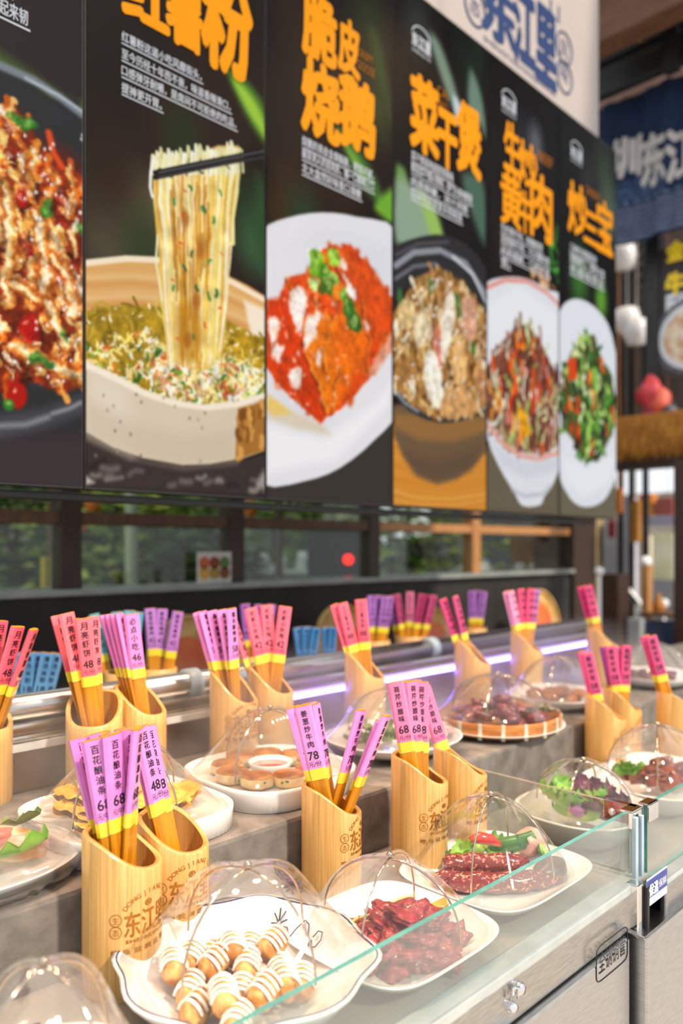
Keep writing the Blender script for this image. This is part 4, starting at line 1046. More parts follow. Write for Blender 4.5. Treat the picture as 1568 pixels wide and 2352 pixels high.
def letter_mesh(body, price, unit):
    key = (body, price, unit)
    if key in LETTER: return LETTER[key]
    q = MB(); top = SL - 0.006; bot = SL - SLEEVE + BAND + 0.027; n = len(body); h = (top - bot) / n
    ch = min(h * .82, 0.0125)
    for side in (1, -1):
        yy = -(STH / 2 + 0.0009) * side
        f = lambda u, v: (u * side, yy, v)
        for i, c in enumerate(body):
            z1 = top - i * h
            fit_text(q, c, -ch * .46, z1 - ch, ch * .46, z1, 0.012, f)
        if price:
            fit_text(q, price, -0.0068, SL - SLEEVE + BAND + 0.0125, 0.0068, SL - SLEEVE + BAND + 0.0235, 0.012, f)
            fit_text(q, unit, -0.0085, SL - SLEEVE + BAND + 0.003, 0.0085, SL - SLEEVE + BAND + 0.0100, 0.0, f)
    LETTER[key] = q.mesh('lettering', ink_black)
    return LETTER[key]
def sticks(cupc, items, col, text, label, group, R=CUPR - 0.012, text_on=True, depth=0.0):
    """items: (top px, top py, turn in degrees away from facing the lens, how far behind the cup's middle)"""
    base_d = (cupc.x + cupc.y) / S2
    lm = letter_mesh(*text) if text_on and text else None
    tops = [at(i_[0], i_[1], base_d + (i_[3] if len(i_) > 3 else 0)) for i_ in items]
    mean = Vector((sum(t.x for t in tops), sum(t.y for t in tops))) / len(tops)
    order = sorted(range(len(items)), key=lambda i_: items[i_][0]); n = 0
    for it in items:
        px, py, turn = it[:3]; dd = it[3] if len(it) > 3 else 0.0
        c_ = it[4] if len(it) > 4 else col
        top = at(px, py, base_d + dd)
        off = Vector((cupc.x - top.x, cupc.y - top.y))
        bot = Vector((cupc.x, cupc.y)) + (off * (min(1, R * .8 / max(off.length, 1e-4)) if off.length > R * .8 else 1.0)) * .75
        bot = bot + (Vector((top.x, top.y)) - mean) * .22 + Vector((1, 1)) * dd * .35
        dev = bot - Vector((cupc.x, cupc.y))
        if dev.length > R: bot = Vector((cupc.x, cupc.y)) + dev * (R / dev.length)
        bot = Vector((bot.x, bot.y, cupc.z + 0.008))
        ax = (top - bot); ax.normalize()
        org = top - ax * SL
        if cupc.z > SH + .01 and org.z < cupc.z + 0.008: org = org + ax * ((cupc.z + 0.008 - org.z) / ax.z)
        view = Vector((-top.x, -top.y, 0)).normalized()          # towards the lens
        a = math.radians(turn); view = Vector((view.x * math.cos(a) - view.y * math.sin(a), view.x * math.sin(a) + view.y * math.cos(a), 0))
        yv = -(view - ax * view.dot(ax)).normalized(); xv = yv.cross(ax)
        M = Matrix(((xv.x, yv.x, ax.x, org.x), (xv.y, yv.y, ax.y, org.y), (xv.z, yv.z, ax.z, org.z), (0, 0, 0, 1)))
        root = bpy.data.objects.new('tally_stick', ME_WOOD); COL.objects.link(root); root.matrix_world = M
        tag(root, label if len(items) == 1 else label + ', ' + ORD[order.index(n)] + ' from left', 'tally stick', group)
        put(sleeve_mesh(c_), 'paper_sleeve', root); put(ME_BAND, 'yellow_band', root)
        if lm: put(lm, 'lettering', root)
        n += 1
PURPLE, PINK, SALMON, ROSE, BLUE, CYAN, VIOLET = 'E189D2', 'EC7FAE', 'F2717F', 'DE4C86', '4E8FC6', '62B9C8', 'B070C4'

# ---- front row, on the counter floor
_, c = cup(281, .800, CT, .160, .126, .2, .85, 'large bamboo cup standing foremost, packed with purple tally sticks')
sticks(c, [(173, 1695, 62, .022), (195, 1692, 48, .03), (213, 1698, 6, -.016), (228, 1682, 30, .03), (240, 1684, 72, .0), (257, 1686, 38, -.012), (276, 1673, 68, .02), (298, 1674, 30, .012), (316, 1672, 70, -.005)], PURPLE, ('百花酿油条', '68', '元/中份'), 'purple tally stick reading 百花酿油条 68 in the foremost bamboo cup', 'purple sticks in the foremost cup')
_, c = cup(397, .872, CT, .150, .116, .0, .5, 'bamboo cup touching the foremost cup, holding three purple sticks')
sticks(c, [(309, 1674, 55, .0), (322, 1670, 45, -.01), (337, 1668, 35, .0)], PURPLE, ('百花酿油条', '48', '元/份'), 'purple tally stick reading 百花酿油条 48 in the cup beside the foremost one', 'purple sticks in the second cup')
_, c = cup(761, 1.03, CT, .137, .100, .54, .85, 'bamboo cup between patties and raw beef, holding six pale purple sticks')
sticks(c, [(672, 1624, 40, .018), (694, 1620, -4, -.02), (724, 1616, 70, .012), (708, 1614, 20, .03)], 'E592DA', ('姜葱炒牛肉', '78', '元/份'), 'pale purple tally stick reading 姜葱炒牛肉 leaning left in its cup', 'upright ginger beef sticks')
sticks(c, [(830, 1630, 62, .0), (874, 1654, 66, .015), (887, 1643, 70, -.015)], 'E592DA', ('姜葱炒牛肉', '78', '元/份'), 'pale purple tally stick leaning right over the cup rim, seen on edge', 'leaning ginger beef sticks')
_, c = cup(963, 1.09, CT, .159, .122, .13, .75, 'bamboo cup behind the sausage plate, holding glossy pink sticks')
sticks(c, [(907, 1566, 4, -.015), (929, 1565, 60, .01), (944, 1564, 32, -.008), (966, 1566, 16, .0), (955, 1562, 55, .025)], PINK, ('荷芹炒腊味', '68', '元/份'), 'glossy pink tally stick reading 荷芹炒腊味 in the cup behind the sausages', 'pink sticks behind the sausages')
_, c = cup(1056, 1.16, CT, .152, .112, .3, .9, 'half hidden bamboo cup seen behind the glass divider')
sticks(c, [(972, 1578, 25, .01)], PINK, ('荷芹炒腊味', '68', '元/份'), 'single pink tally stick in the half hidden cup by the glass divider', 'single pink stick')
_, c = cup(1390, 1.57, CT2, .165, .118, .3, .6, 'blurred bamboo cup left of a touching pair beyond the glass')
sticks(c, [(1334, 1496, 50, .02), (1347, 1500, 12, -.01)], ROSE, ('腊味炒饭', '58', '元/份'), 'rose tally stick leaning left in the blurred cup pair', 'rose sticks leaning left')
_, c = cup(1428, 1.66, CT2, .165, .118, .3, .6, 'blurred bamboo cup right of the touching pair beyond the glass')
sticks(c, [(1384, 1484, 60, .02, '8A3A8A'), (1400, 1484, 14, -.01), (1420, 1486, 60, .01), (1438, 1482, 22, .0)], ROSE, ('腊味炒饭', '58', '元/份'), 'rose tally stick in the upright bunch of the blurred cup pair', 'rose sticks upright')
_, c = cup(1552, 1.64, CT2, .160, .115, .3, .9, 'bamboo cup cut off by the photo edge with two rose sticks')
sticks(c, [(1480, 1460, 40, .01), (1494, 1461, 15, -.01)], ROSE, ('腊味炒饭', '58', '元/份'), 'rose tally stick in the cup at the photo edge', 'rose sticks at the edge')
# ---- back row, on the step against the rail
_, c = cup(217, 1.135, ST, .146, .106, -.62, -.62, 'bamboo cup with scooped opening towards us, holding salmon sticks', logo=False)
sticks(c, [(127, 1414, 60, .012), (152, 1408, 24, -.012), (170, 1421, 60, .03), (190, 1420, 2, -.02), (214, 1420, 40, .012)], SALMON, ('月亮虾饼', '48', '元/份'), 'salmon pink tally stick reading 月亮虾饼 in the scooped cup', 'salmon sticks by the rail')
_, c = cup(322, 1.20, ST, .148, .106, 0, .5, 'bamboo cup touching the salmon-stick cup, holding purple sticks seen on edge', logo=False)
sticks(c, [(236, 1413, 72, .02), (248, 1411, 72, .012), (260, 1411, 72, .004), (273, 1408, 68, -.004), (284, 1412, 30, .01), (301, 1410, 14, -.01)], PURPLE, ('必点小吃', '46', '元/份'), 'purple tally stick beside the salmon ones, against the steel rail', 'purple sticks beside the salmon ones')
_, c = cup(537, 1.29, ST, .156, .106, 0, .5, 'bamboo cup at the rail behind the patties, with dark lettered purple sticks')
sticks(c, [(451, 1406, 62, .01), (464, 1404, 62, .0), (486, 1402, 45, .01), (508, 1400, 52, .0), (518, 1399, 60, .012), (531, 1397, 50, -.012)], PURPLE, ('糯米酿鸭掌', '58', '元/份'), 'purple tally stick in the cup right behind the patties', 'purple sticks behind the patties')
_, c = cup(622, 1.36, ST, .152, .108, 0, .5, 'bamboo cup beside the purple-stick cup behind the patties, holding salmon sticks', logo=False)
sticks(c, [(541, 1442, 70, .0), (578, 1413, 12, .0), (613, 1414, 4, .012), (652, 1418, -6, .0)], 'F36C84', ('农家小炒鸡', '42', '元/份'), 'salmon tally stick fanned out in the cup behind the patties', 'salmon sticks fanned out')
_, c = cup(838, 1.526, ST, .156, .106, 0, .5, 'bamboo cup in front of the first lit strip piece, with coral sticks', logo=False)
sticks(c, [(768, 1394, 55, .0), (787, 1395, 20, -.01), (829, 1392, 2, .0)], 'F0607A', ('十三香龙虾', '88', '元/份'), 'coral tally stick in the cup left of the glowing strip', 'coral sticks')
_, c = cup(1085, 1.73, ST, .156, .104, 0, .5, 'bamboo cup between two lengths of the glowing strip, two magenta sticks', logo=False)
sticks(c, [(1018, 1382, 42, .0), (1046, 1376, 62, .0)], 'C23A72', ('香芋扣肉', '68', '元/份'), 'dark magenta tally stick leaning left above the glowing strip', 'magenta sticks')
_, c = cup(1209, 1.92, ST, .154, .106, 0, .5, 'small distant bamboo cup before the end of the glowing strip', logo=False)
sticks(c, [(1163, 1366, 55, .0, 'F09AC0'), (1174, 1368, 50, -.01, 'F09AC0'), (1197, 1365, 40, .0), (1219, 1364, 35, .0), (1231, 1362, 50, .02, VIOLET)], 'D94878', ('白切鸡', '78', '元/份'), 'rose tally stick in the distant cup at the strip end', 'rose sticks far off')
_, c = cup(1383, 2.03, ST, .154, .106, 0, .5, 'farthest bamboo cup on the step, before the dark brown post', logo=False)
sticks(c, [(1334, 1347, 25, .01), (1349, 1345, 20, -.01)], 'D43E78', ('白切鸡', '78', '元/份'), 'magenta tally stick in front of the dark brown post', 'magenta sticks by the post')
_, c = cup(-40, 1.10, ST, .146, .106, 0, .3, 'bamboo cup mostly outside the photo edge, with red leaning sticks', logo=False)
sticks(c, [(36, 1458, 40, -.01), (70, 1467, 68, .0), (-4, 1456, 30, .01)], 'EE5F74', ('月亮虾饼', '48', '元/份'), 'reflected red tally stick leaning right at the photo edge above the rail', 'red sticks at the edge')  # mirrored sticks, modelled here as solid ones
# ---- third row, on the shelf behind the rail: reflections built as solid things
def back_cup(px, items, col, text, lab, slab, grp, h=.205):
    p = on_y(px, 1258, 1.42); d = (p.x + p.y) / S2
    _, c = cup(px, d, SH, h, h - .002, 0, 0, lab, logo=False)
    sticks(c, items, col, text, slab, grp)
back_cup(362, [(344, 1397, 4), (372, 1398, 6, .01), (409, 1404, 12)], 'C583D2', ('酸甜咕噜肉', '42', '元/份'), 'reflected straight cut bamboo cup behind the rail with violet sticks', 'reflected violet tally stick with bold black writing behind the rail', 'violet sticks behind the rail')
back_cup(285, [(216, 1410, 30, .02), (268, 1405, 20), (298, 1402, 10), (316, 1405, -10)], CYAN, ('清炒时蔬', '28', '元/份'), 'reflected bamboo cup with turquoise sticks hidden behind purple ones', 'reflected turquoise tally stick peeking out behind the purple and salmon sticks', 'turquoise sticks')
back_cup(60, [(20, 1500, 4), (44, 1498, 6, .01), (66, 1499, 2), (88, 1498, 5, .01), (110, 1499, 3), (132, 1500, 8, .01)], '5B92C2', ('清汤米粉', '18', '元/份'), 'reflected bamboo cup with pale blue sticks near the photo edge', 'reflected pale blue tally stick in the wide row behind the rail', 'pale blue sticks', .13)
back_cup(585, [(562, 1387, 3), (592, 1388, 45), (607, 1389, 35, .01), (624, 1388, 25)], 'A868C0', ('香辣小龙虾', '68', '元/份'), 'reflected bamboo cup with violet sticks behind the fanned salmon sticks', 'reflected dark violet tally stick above the fanned salmon sticks', 'dark violet sticks')
back_cup(704, [(682, 1441, 20), (692, 1440, 20, .01), (703, 1439, 20), (714, 1440, 20, .01), (726, 1441, 20)], '3F86C2', ('清汤米粉', '18', '元/份'), 'reflected bamboo cup with a block of blue sticks', 'reflected deep blue tally stick in the tight block behind the rail', 'deep blue sticks', .13)
back_cup(755, [(748, 1440, 20), (764, 1440, 20)], '3F86C2', ('清汤米粉', '18', '元/份'), 'reflected bamboo cup with two blue sticks beside the coral ones', 'reflected deep blue tally stick beside the coral sticks', 'two deep blue sticks', .13)
back_cup(862, [(850, 1368, 40), (868, 1367, 40, .01), (884, 1369, 40), (896, 1370, 30, .01)], VIOLET, ('香芋排骨', '58', '元/份'), 'reflected bamboo cup with violet sticks behind the coral ones', 'reflected violet tally stick directly behind the coral sticks', 'violet sticks behind the coral ones')
back_cup(940, [(898, 1368, 30, .01, VIOLET), (912, 1365, 40, 0, 'B83A6E'), (941, 1359, 2), (968, 1364, 40, 0, 'B83A6E'), (982, 1366, 50, .01, 'A82A5E'), (997, 1367, 40, 0, 'C84A80')], 'E27098', ('盐焗手撕鸡', '68', '元/份'), 'reflected bamboo cup with a fan of dusty pink sticks', 'reflected dusty pink tally stick in the wide fan behind the glowing strip', 'dusty pink fan')
back_cup(1088, [(1082, 1357, 8), (1096, 1356, 8, .008), (1110, 1358, 8)], VIOLET, ('香芋排骨', '58', '元/份'), 'reflected bamboo cup with a slanting violet stick block', 'reflected violet tally stick in the slanting block above the magenta sticks', 'slanting violet sticks')

# ================================================================== PLATES AND COVERS
def plate(name, loc, a, b, n, h, label, foot=.62, wall=.004, cat='plate', flare=.9, m=None, wob=0, k=0, seg=64, floor=.006):
    root = empty(name, loc, 0, label, cat)
    q = MB()
    S = lambda s, z: supell(a * s, b * s, n, seg, z, wob, k)
    w = wall / a
    q.rings([S(foot * .9, 0), S(foot, 0), S((foot + flare) / 2, h * .25), S(flare, h * .6), S(1 - w * .3, h * .94), S(1, h), S(1 - w * .7, h * 1.01), S(1 - w * 1.4, h * .96), S(flare - w * 1.2, h * .62), S((foot + flare) / 2 - w, h * .3 + floor * .4), S(foot * .92, floor), S(.02, floor)])
    q.build('dish', m or white_porcelain, root, True)
    return root
film = clear_mat('clear_cover_film', (0.985, 0.985, 0.98), base=0.035, edge=0.55, power=2.2, rough=0.05, haze=0.018)
wire = mat('cover_wire', 'CDBFAE', 'B9A893', scale=20, rough=0.12, metal=1)
def cover(c, a, b, H, label, twist=0.78, n=2.6, wr_=.78, wire_r=.0013, nwire=2):
    """folding food cover: crossing spring wires under a clear film that flares to the plate rim"""
    root = empty('food_cover', c, 0, label, 'food cover')
    SEG, RG = 64, 14
    def f(s, t):
        tent = (1 - s * s) ** 1.35
        wv = math.sqrt(max(0, 1 - (s / .86) ** 2)) if s < .86 else 0
        k = abs(math.cos((t - twist) * nwire)) ** 10
        return max(tent * (1 - k) + max(wv, tent * .6) * k, 0)
    out = supell(a, b, n, SEG)
    rings = []
    for i in range(RG, 0, -1):
        s = i / RG
        rings.append([(x * s, y * s, H * f(s, math.atan2(y, x)) + 0.002) for x, y, _ in out])
    rings.append([(x * .004, y * .004, H + .002) for x, y, _ in out])
    q = MB(); q.rings(rings, 0, False, True); q.build('film', film, root, True)
    for i in range(nwire):
        t = twist + math.pi * i / nwire
        pts = []
        for j in range(25):
            s = -1 + 2 * j / 24; ang = t if s > 0 else t + math.pi
            th = math.pi * j / 24; s = math.cos(th)
            R_ = wr_ * .5 * (a + b)
            pts.append((R_ * s * math.cos(t), R_ * s * math.sin(t), (H - .003) * math.sin(th) ** .9))
        q = MB(); q.tube(pts, wire_r, 6); q.build('wire', wire, root, True)
    q = MB(); q.lathe([(0.0001, .004), (.003, .003), (.004, 0), (.003, -.002)], 10, c=(0, 0, H + .001)); q.build('hub', wire, root, True)
    return root

def blob(name, loc, r, m, label=None, cat=None, group=None, squash=(1, 1, 1), rough=.25, seed=0, rot=(0, 0, 0), parent=None, freq=2.2, sub=3):
    bm = bmesh.new(); bmesh.ops.create_icosphere(bm, subdivisions=sub, radius=1)
    R = random.Random(seed); ph = [R.uniform(0, 6) for _ in range(6)]
    for v in bm.verts:
        p = v.co
        d = math.sin(p.x * freq + ph[0]) * math.cos(p.y * freq * 1.3 + ph[1]) + .6 * math.sin(p.z * freq * 2.1 + ph[2] + p.x * 2) + .4 * math.sin(p.y * freq * 3.1 + ph[3])
        v.co = Vector([p[i] * squash[i] * r * (1 + rough * d * .5) for i in range(3)])
    me = bpy.data.meshes.new(name); bm.to_mesh(me); bm.free(); me.materials.append(m)
    me.polygons.foreach_set('use_smooth', [True] * len(me.polygons))
    o = bpy.data.objects.new(name, me); COL.objects.link(o); o.location = loc; o.rotation_euler = rot
    if parent is not None: o.parent = parent
    return tag(o, label, cat, group)
def leaf(name, loc, L, Wd, m, label, cat, group=None, rz=0, tilt=.2, frill=.0, curl=.3, seed=0, nu=12, nv=8, th=.0006):
    """a leaf or slice with real curl and frill, thin but thick enough to have edges"""
    R = random.Random(seed); q = MB(); vs = []; ph = R.uniform(0, 6)
    for s in (1, -1):
        for i in range(nu + 1):
            u = i / nu
            for j in range(nv + 1):
                v = j / nv * 2 - 1
                w = Wd / 2 * (math.sin(math.pi * (u * .92 + .04)) ** .6) * (1 + frill * .25 * math.sin(u * 23 + ph))
                z = curl * L * (u - .5) ** 2 + curl * Wd * .5 * v * v + frill * L * .10 * abs(v) ** 2 * math.sin(u * 26 + v * 3 + ph) + s * th
                vs.append((u * L - L / 2, v * w, z))
    W_ = nv + 1; K = (nu + 1) * W_; fs = []
    for i in range(nu):
        for j in range(nv):
            a = i * W_ + j
            fs.append((a, a + W_, a + W_ + 1, a + 1)); fs.append((K + a, K + a + 1, K + a + W_ + 1, K + a + W_))
    q.add(vs, fs); o = q.build(name, m, None, True, loc); o.rotation_euler = (R.uniform(-.2, .2), -tilt, rz)
    return tag(o, label, cat, group)
def strip(name, p0, p1, r, m, label, cat, group=None, sag=.0, sq=.5, seg=8, tap=.6):
    p0, p1 = Vector(p0), Vector(p1); mid = (p0 + p1) / 2; mid.z += sag
    q = MB(); pts = catmull([p0 - mid, (p0 + p1) / 2 - mid + Vector((0, 0, sag)), p1 - mid], 4, False)
    q.tube(pts, [r * (tap + (1 - tap) * math.sin(math.pi * i / (len(pts) - 1))) for i in range(len(pts))], seg)
    return tag(q.build(name, m, None, True, mid), label, cat, group)

lettuce_m = mat('lettuce', '6FB03A', 'A5D35E', scale=40, rough=.4, sss=.1)
celery_m = mat('celery', '9CCB62', 'C4E08E', scale=50, stretch=(1, 6, 6), rough=.3)
dark_green = mat('spring_onion', '2E6A26', '4C8A34', scale=40, rough=.3)

# ---- P0: nearest cover at the lower corner, with purple cabbage
p0 = at(100, 1258, .60); c0 = Vector((p0.x, p0.y, CT))
plate('cabbage_plate', c0, .095, .095, 2.2, .022, 'white plate with purple cabbage under the nearest clear cover')
cover(c0 + Vector((0, 0, .02)), .088, .088, .108, 'clear food cover cut off at the lower photo corner', twist=.3)
cab = mat('purple_cabbage', '4A1838', '8A3A6A', scale=40, rough=.35)
for i in range(9):
    a = i * .7; leaf('cabbage_shred', c0 + Vector((.04 * math.cos(a) * (i % 3) / 2, .04 * math.sin(a) * (i % 3) / 2, .016 + .008 * (i % 3))), .045, .025, cab, 'purple cabbage leaf piece under the nearest cover', 'cabbage', 'purple cabbage pieces', a, .3, 1.0, .5, i)

# ---- P1: scalloped bowl of drizzled rolls
c1 = Vector((.470, .600, CT))
bw = plate('scalloped_bowl', c1, .122, .122, 2.3, .052, 'white scalloped bowl with dark blue rim line holding drizzled rolls', .5, .006, 'bowl', .86, wob=.035, k=8)
rim = supell(.1175, .1175, 2.3, 96, .0525, .035, 8)
q = MB(); q.tube(rim, .0009, 5, closed=True); q.build('blue_rim_line', ink_navy, bw, True)
# painted blue flower sprig on the inner wall
q = MB(); R = random.Random(3)
def wallpt(t, h):          # inner wall of the bowl
    r = .078 + .036 * h; return (r * math.cos(t), r * math.sin(t), .016 + .033 * h + .0012)
for i in range(9):
    a = i * .7; pts = [wallpt(.55 + .09 * s * math.cos(a), .55 + .35 * s * math.sin(a)) for s in (0.2, .6, 1)]
    q.tube(pts, .0009, 4)
q.tube([wallpt(.5 - .06 * i, .5 - .25 * math.sin(i * 1.1) * (i > 1)) for i in range(8)], .0008, 4)
q.tube([wallpt(.02 + .06 * math.cos(i), .45 + .2 * math.sin(i)) for i in range(7)], .0009, 4)
q.build('blue_sprig', mat('cobalt_paint', '1E2A4A', '2C3A60', scale=30, rough=.3), bw)
cover(c1 + Vector((0, 0, .050)), .118, .118, .088, 'tall clear food cover over the drizzled rolls', twist=.15, n=2.3, wr_=.72)
roll_m = mat('pastry_roll', 'C88026', 'EFC070', scale=70, rough=.4, lo=.42, hi=.62, bump=.4)
cream = mat('cream_drizzle', 'FBF3E6', 'FFFDF8', scale=30, rough=.3)
k = 0
for row in range(4):
    for j in range(5):
        p = c1 + Vector((-.052 + row * .030 + .006 * math.sin(j * 2.3 + row), -.052 + j * .026 + .006 * row - (.004 if row == 3 else 0), .030 + .010 * math.sin(row * 1.3 + j * 1.9)))
        if (p - c1).xy.length > .082: continue
        root = empty('pastry_roll', p, .75 + .35 * math.sin(k * 2.1), 'golden ribbed pastry roll with cream drizzle in the scalloped bowl', 'pastry', 'drizzled pastry rolls')
        q = MB(); rings = []
        for s in range(15):
            x = -.019 + .038 * s / 14; rr = .0125 * (1 - .14 * (s % 2)) * (1 - .25 * (abs(s - 7) / 7) ** 3)
            rings.append([(x, rr * math.cos(a), rr * 1.05 * math.sin(a) + .002 * math.sin(s)) for a in [2 * math.pi * t / 14 for t in range(14)]])
        q.rings(rings); q.build('roll', roll_m, root, True)
        for d_ in range(4):
            x = -.013 + .0085 * d_
            q = MB(); q.tube([(x + .002 * math.sin(t * 2), .0132 * math.cos(t), .0138 * math.sin(t)) for t in [.2 + .34 * z for z in range(9)]], .0018, 6); q.build('cream_drizzle', cream, root, True)
        k += 1

# ---- P2: raw beef on a rounded square plate
c2 = Vector((.648, .572, CT))
plate('square_plate', c2, .104, .100, 4.2, .026, 'white rounded square plate with sliced raw beef', .6)
cover(c2 + Vector((0, 0, .024)), .098, .094, .082, 'clear food cover over the raw beef plate', twist=.35, n=3.4, wr_=.85)
beef = mat('raw_beef', '7E1820', 'B03C42', scale=70, rough=.3, coat=.25, sss=.1, detail=5, bump=.7, bump_scale=140)
R = random.Random(11); bc = c2 + Vector((.000, -.016, 0))
for i in range(95):
    a = R.uniform(0, 6.28); rr = .062 * math.sqrt(R.random()); h = .012 + .046 * (1 - rr / .064) * R.uniform(.55, 1.0)
    blob('beef_slice', bc + Vector((rr * math.cos(a), rr * math.sin(a) * .9, h)), R.uniform(.013, .019), beef, 'thin red raw beef slice in the heap on the square plate', 'meat', 'raw beef slices', (1.3, .85, .32), .34, i, (R.uniform(-.7, .7), R.uniform(-.7, .7), R.uniform(0, 6)), sub=3, freq=4.2)
ging = mat('ginger', 'E6C75A', 'F3DF8E', scale=40, stretch=(1, 5, 5), rough=.35)
for i in range(9):
    p = c2 + Vector((-.015 + .010 * i, .030 + .004 * (i % 3), .016 + .003 * (i % 2)))
    strip('ginger_strip', p + Vector((-.012, .009, .004)), p + Vector((.010, -.009, .012)), .0022, ging, 'pale yellow ginger strip behind the raw beef', 'ginger', 'ginger strips', .001, tap=.9)
oni = mat('onion', 'F1EAE0', 'D9B0C8', scale=18, stretch=(1, 5, 5), rough=.3, lo=.5, hi=.75)
for i in range(8):
    p = c2 + Vector((-.060 + .003 * i, .012 + .008 * (i % 4), .014 + .003 * (i // 4)))
    strip('onion_strip', p + Vector((-.026, .020 - .004 * i, 0)), p + Vector((.024, -.016, .003)), .0028, oni, 'white and purple onion strip on the beef plate', 'onion', 'onion strips', .003)
yel = mat('yellow_pepper', 'F0A414', 'F7BE2E', scale=20, rough=.15, coat=.5)
leaf('yellow_pepper_piece', c2 + Vector((.066, -.010, .020)), .046, .030, yel, 'glossy yellow pepper piece at the raw beef edge', 'pepper', None, -.3, .1, .0, .5, 4)
leaf('red_pepper_piece', c2 + Vector((.052, -.028, .016)), .030, .018, mat('red_pepper', 'C8301A', 'E0523A', scale=20, rough=.2), 'small red pepper piece between beef and yellow pepper', 'pepper', None, .4, .1, 0, .4, 5)

# ---- P3: sausages
c3 = Vector((.873, .582, CT))
plate('square_plate', c3, .118, .100, 4.2, .026, 'white rounded square plate with speckled red sausages', .6)
cover(c3 + Vector((-.012, 0, .024)), .100, .094, .100, 'clear food cover over the red sausages', twist=.30, n=3.2, wr_=.85)
saus = mat('sausage', '7A1408', 'E0906E', scale=190, rough=.18, coat=.6, detail=2, lo=.57, hi=.66, bump=.3, bump_scale=90)
for i, (dx, dy, dz, L) in enumerate(((-.030, .004, .034, .115), (-.040, -.018, .020, .125), (-.012, -.040, .018, .115), (-.050, .020, .018, .10))):
    q = MB(); pts = [Vector((L * (t / 12 - .5), .003 * math.sin(t * .5 + i), .0015 * math.sin(t * 1.7 + i))) for t in range(13)]
    q.tube(pts, [.0125 * (1 + .05 * math.sin(t * 2.1 + i)) * (.55 if t in (0, 12) else (.9 if t in (1, 11) else 1)) for t in range(13)], 14)
    o = q.build('sausage', saus, None, True, c3 + Vector((dx + .012, dy, dz))); o.rotation_euler = (0, .04, -.62 + .05 * i)
    tag(o, ['uppermost speckled red sausage on the plate', 'long speckled red sausage lying under the uppermost one', 'speckled red sausage nearest the glass pane', 'speckled red sausage mostly hidden at the back'][i], 'sausage')
blob('cured_pork', c3 + Vector((.050, -.052, .022)), .026, mat('cured_meat', '3A1A12', '6A3A2A', scale=40, rough=.3), 'dark cured pork block beside the sausages', 'meat', None, (1.2, .7, .6), .12, 3)
for i in range(7):
    leaf('celery_slice', c3 + Vector((.070 + .007 * i, -.042 + .008 * i, .020 + .002 * (i % 2))), .045, .011, celery_m, 'slanted pale green celery slice lying beside the cured pork', 'celery', 'celery slices', 1.05, .4, 0, .35, i)
for i, (dx, dy, rz) in enumerate(((-.010, .050, .5), (.030, .050, .2), (.006, .056, -.4), (.048, .036, .3))):
    leaf('lettuce_piece', c3 + Vector((dx, dy, .026)), .045, .028, lettuce_m, 'light green lettuce piece behind the sausages', 'lettuce', 'lettuce behind the sausages', rz, .35, .35, .5, 20 + i)
for i in range(3):
    q = MB(); q.lathe([(.0085, -.02), (.0105, .0), (.0085, .02)], 14)
    o = q.build('spring_onion_piece', dark_green, None, True, c3 + Vector((.055 + .012 * i, .022 - .006 * i, .034))); o.rotation_euler = (1.2, .35, .3 + .3 * i)
    tag(o, 'dark green spring onion tube behind the sausages', 'spring onion', 'spring onion tubes')
q = MB(); q.tube([(-.022, 0, 0), (-.008, .002, .004), (.010, .001, .004), (.024, -.003, 0)], [.004, .0085, .008, .003], 12)
o = q.build('red_chilli', mat('red_chilli', 'D8300A', 'F0601A', scale=14, rough=.1, coat=.8), None, True, c3 + Vector((.020, .032, .044))); o.rotation_euler = (0, .25, -.5)
tag(o, 'glossy orange red chilli piece on top of the sausages', 'chilli')
blob('pink_reflection_lump', c3 + Vector((.100, .008, .03)), .026, mat('pink_reflection', 'E8A08C', 'F4C4B4', scale=30, rough=.3), 'pale pink lump modelling a reflection by the glass divider', 'meat', None, (1, .8, .7), .3, 8)  # stands in for a person's pink reflection, modelled as a solid lump

# ---- P4: salad bowl beyond the divider
c4 = Vector((1.150, .602, CT2))
plate('salad_bowl', c4, .108, .100, 2.5, .052, 'white deep bowl of frilly salad behind the glass divider', .55, .005, 'bowl', .85)
cover(c4 + Vector((0, 0, .05)), .102, .094, .075, 'clear food cover over the frilly salad', twist=.2, n=2.4)
purp = mat('red_lettuce', '4A1426', '7A2A44', scale=30, rough=.4)
for i in range(22):
    a = i * 2.4; rr = .062 * math.sqrt((i + .5) / 22)
    m_ = purp if (i % 5 == 0 or (math.cos(a) * rr > .03)) else lettuce_m
    leaf('red_lettuce_leaf' if m_ is purp else 'green_lettuce_leaf', c4 + Vector((rr * math.cos(a), rr * math.sin(a), .042 + .010 * (i % 3))), .05, .04, m_, 'frilly dark red lettuce leaf in the salad bowl' if m_ is purp else 'frilly pale green lettuce leaf in the salad bowl', 'lettuce', 'red salad leaves' if m_ is purp else 'green salad leaves', a, .4, 1.2, .6, i)
blob('purple_flower', c4 + Vector((-.06, -.02, .062)), .011, mat('purple_petals', '6A2A78', '9A4AA8', scale=60, rough=.5), 'small purple flower on the salad', 'flower', None, (1, 1, .8), .5, 2)

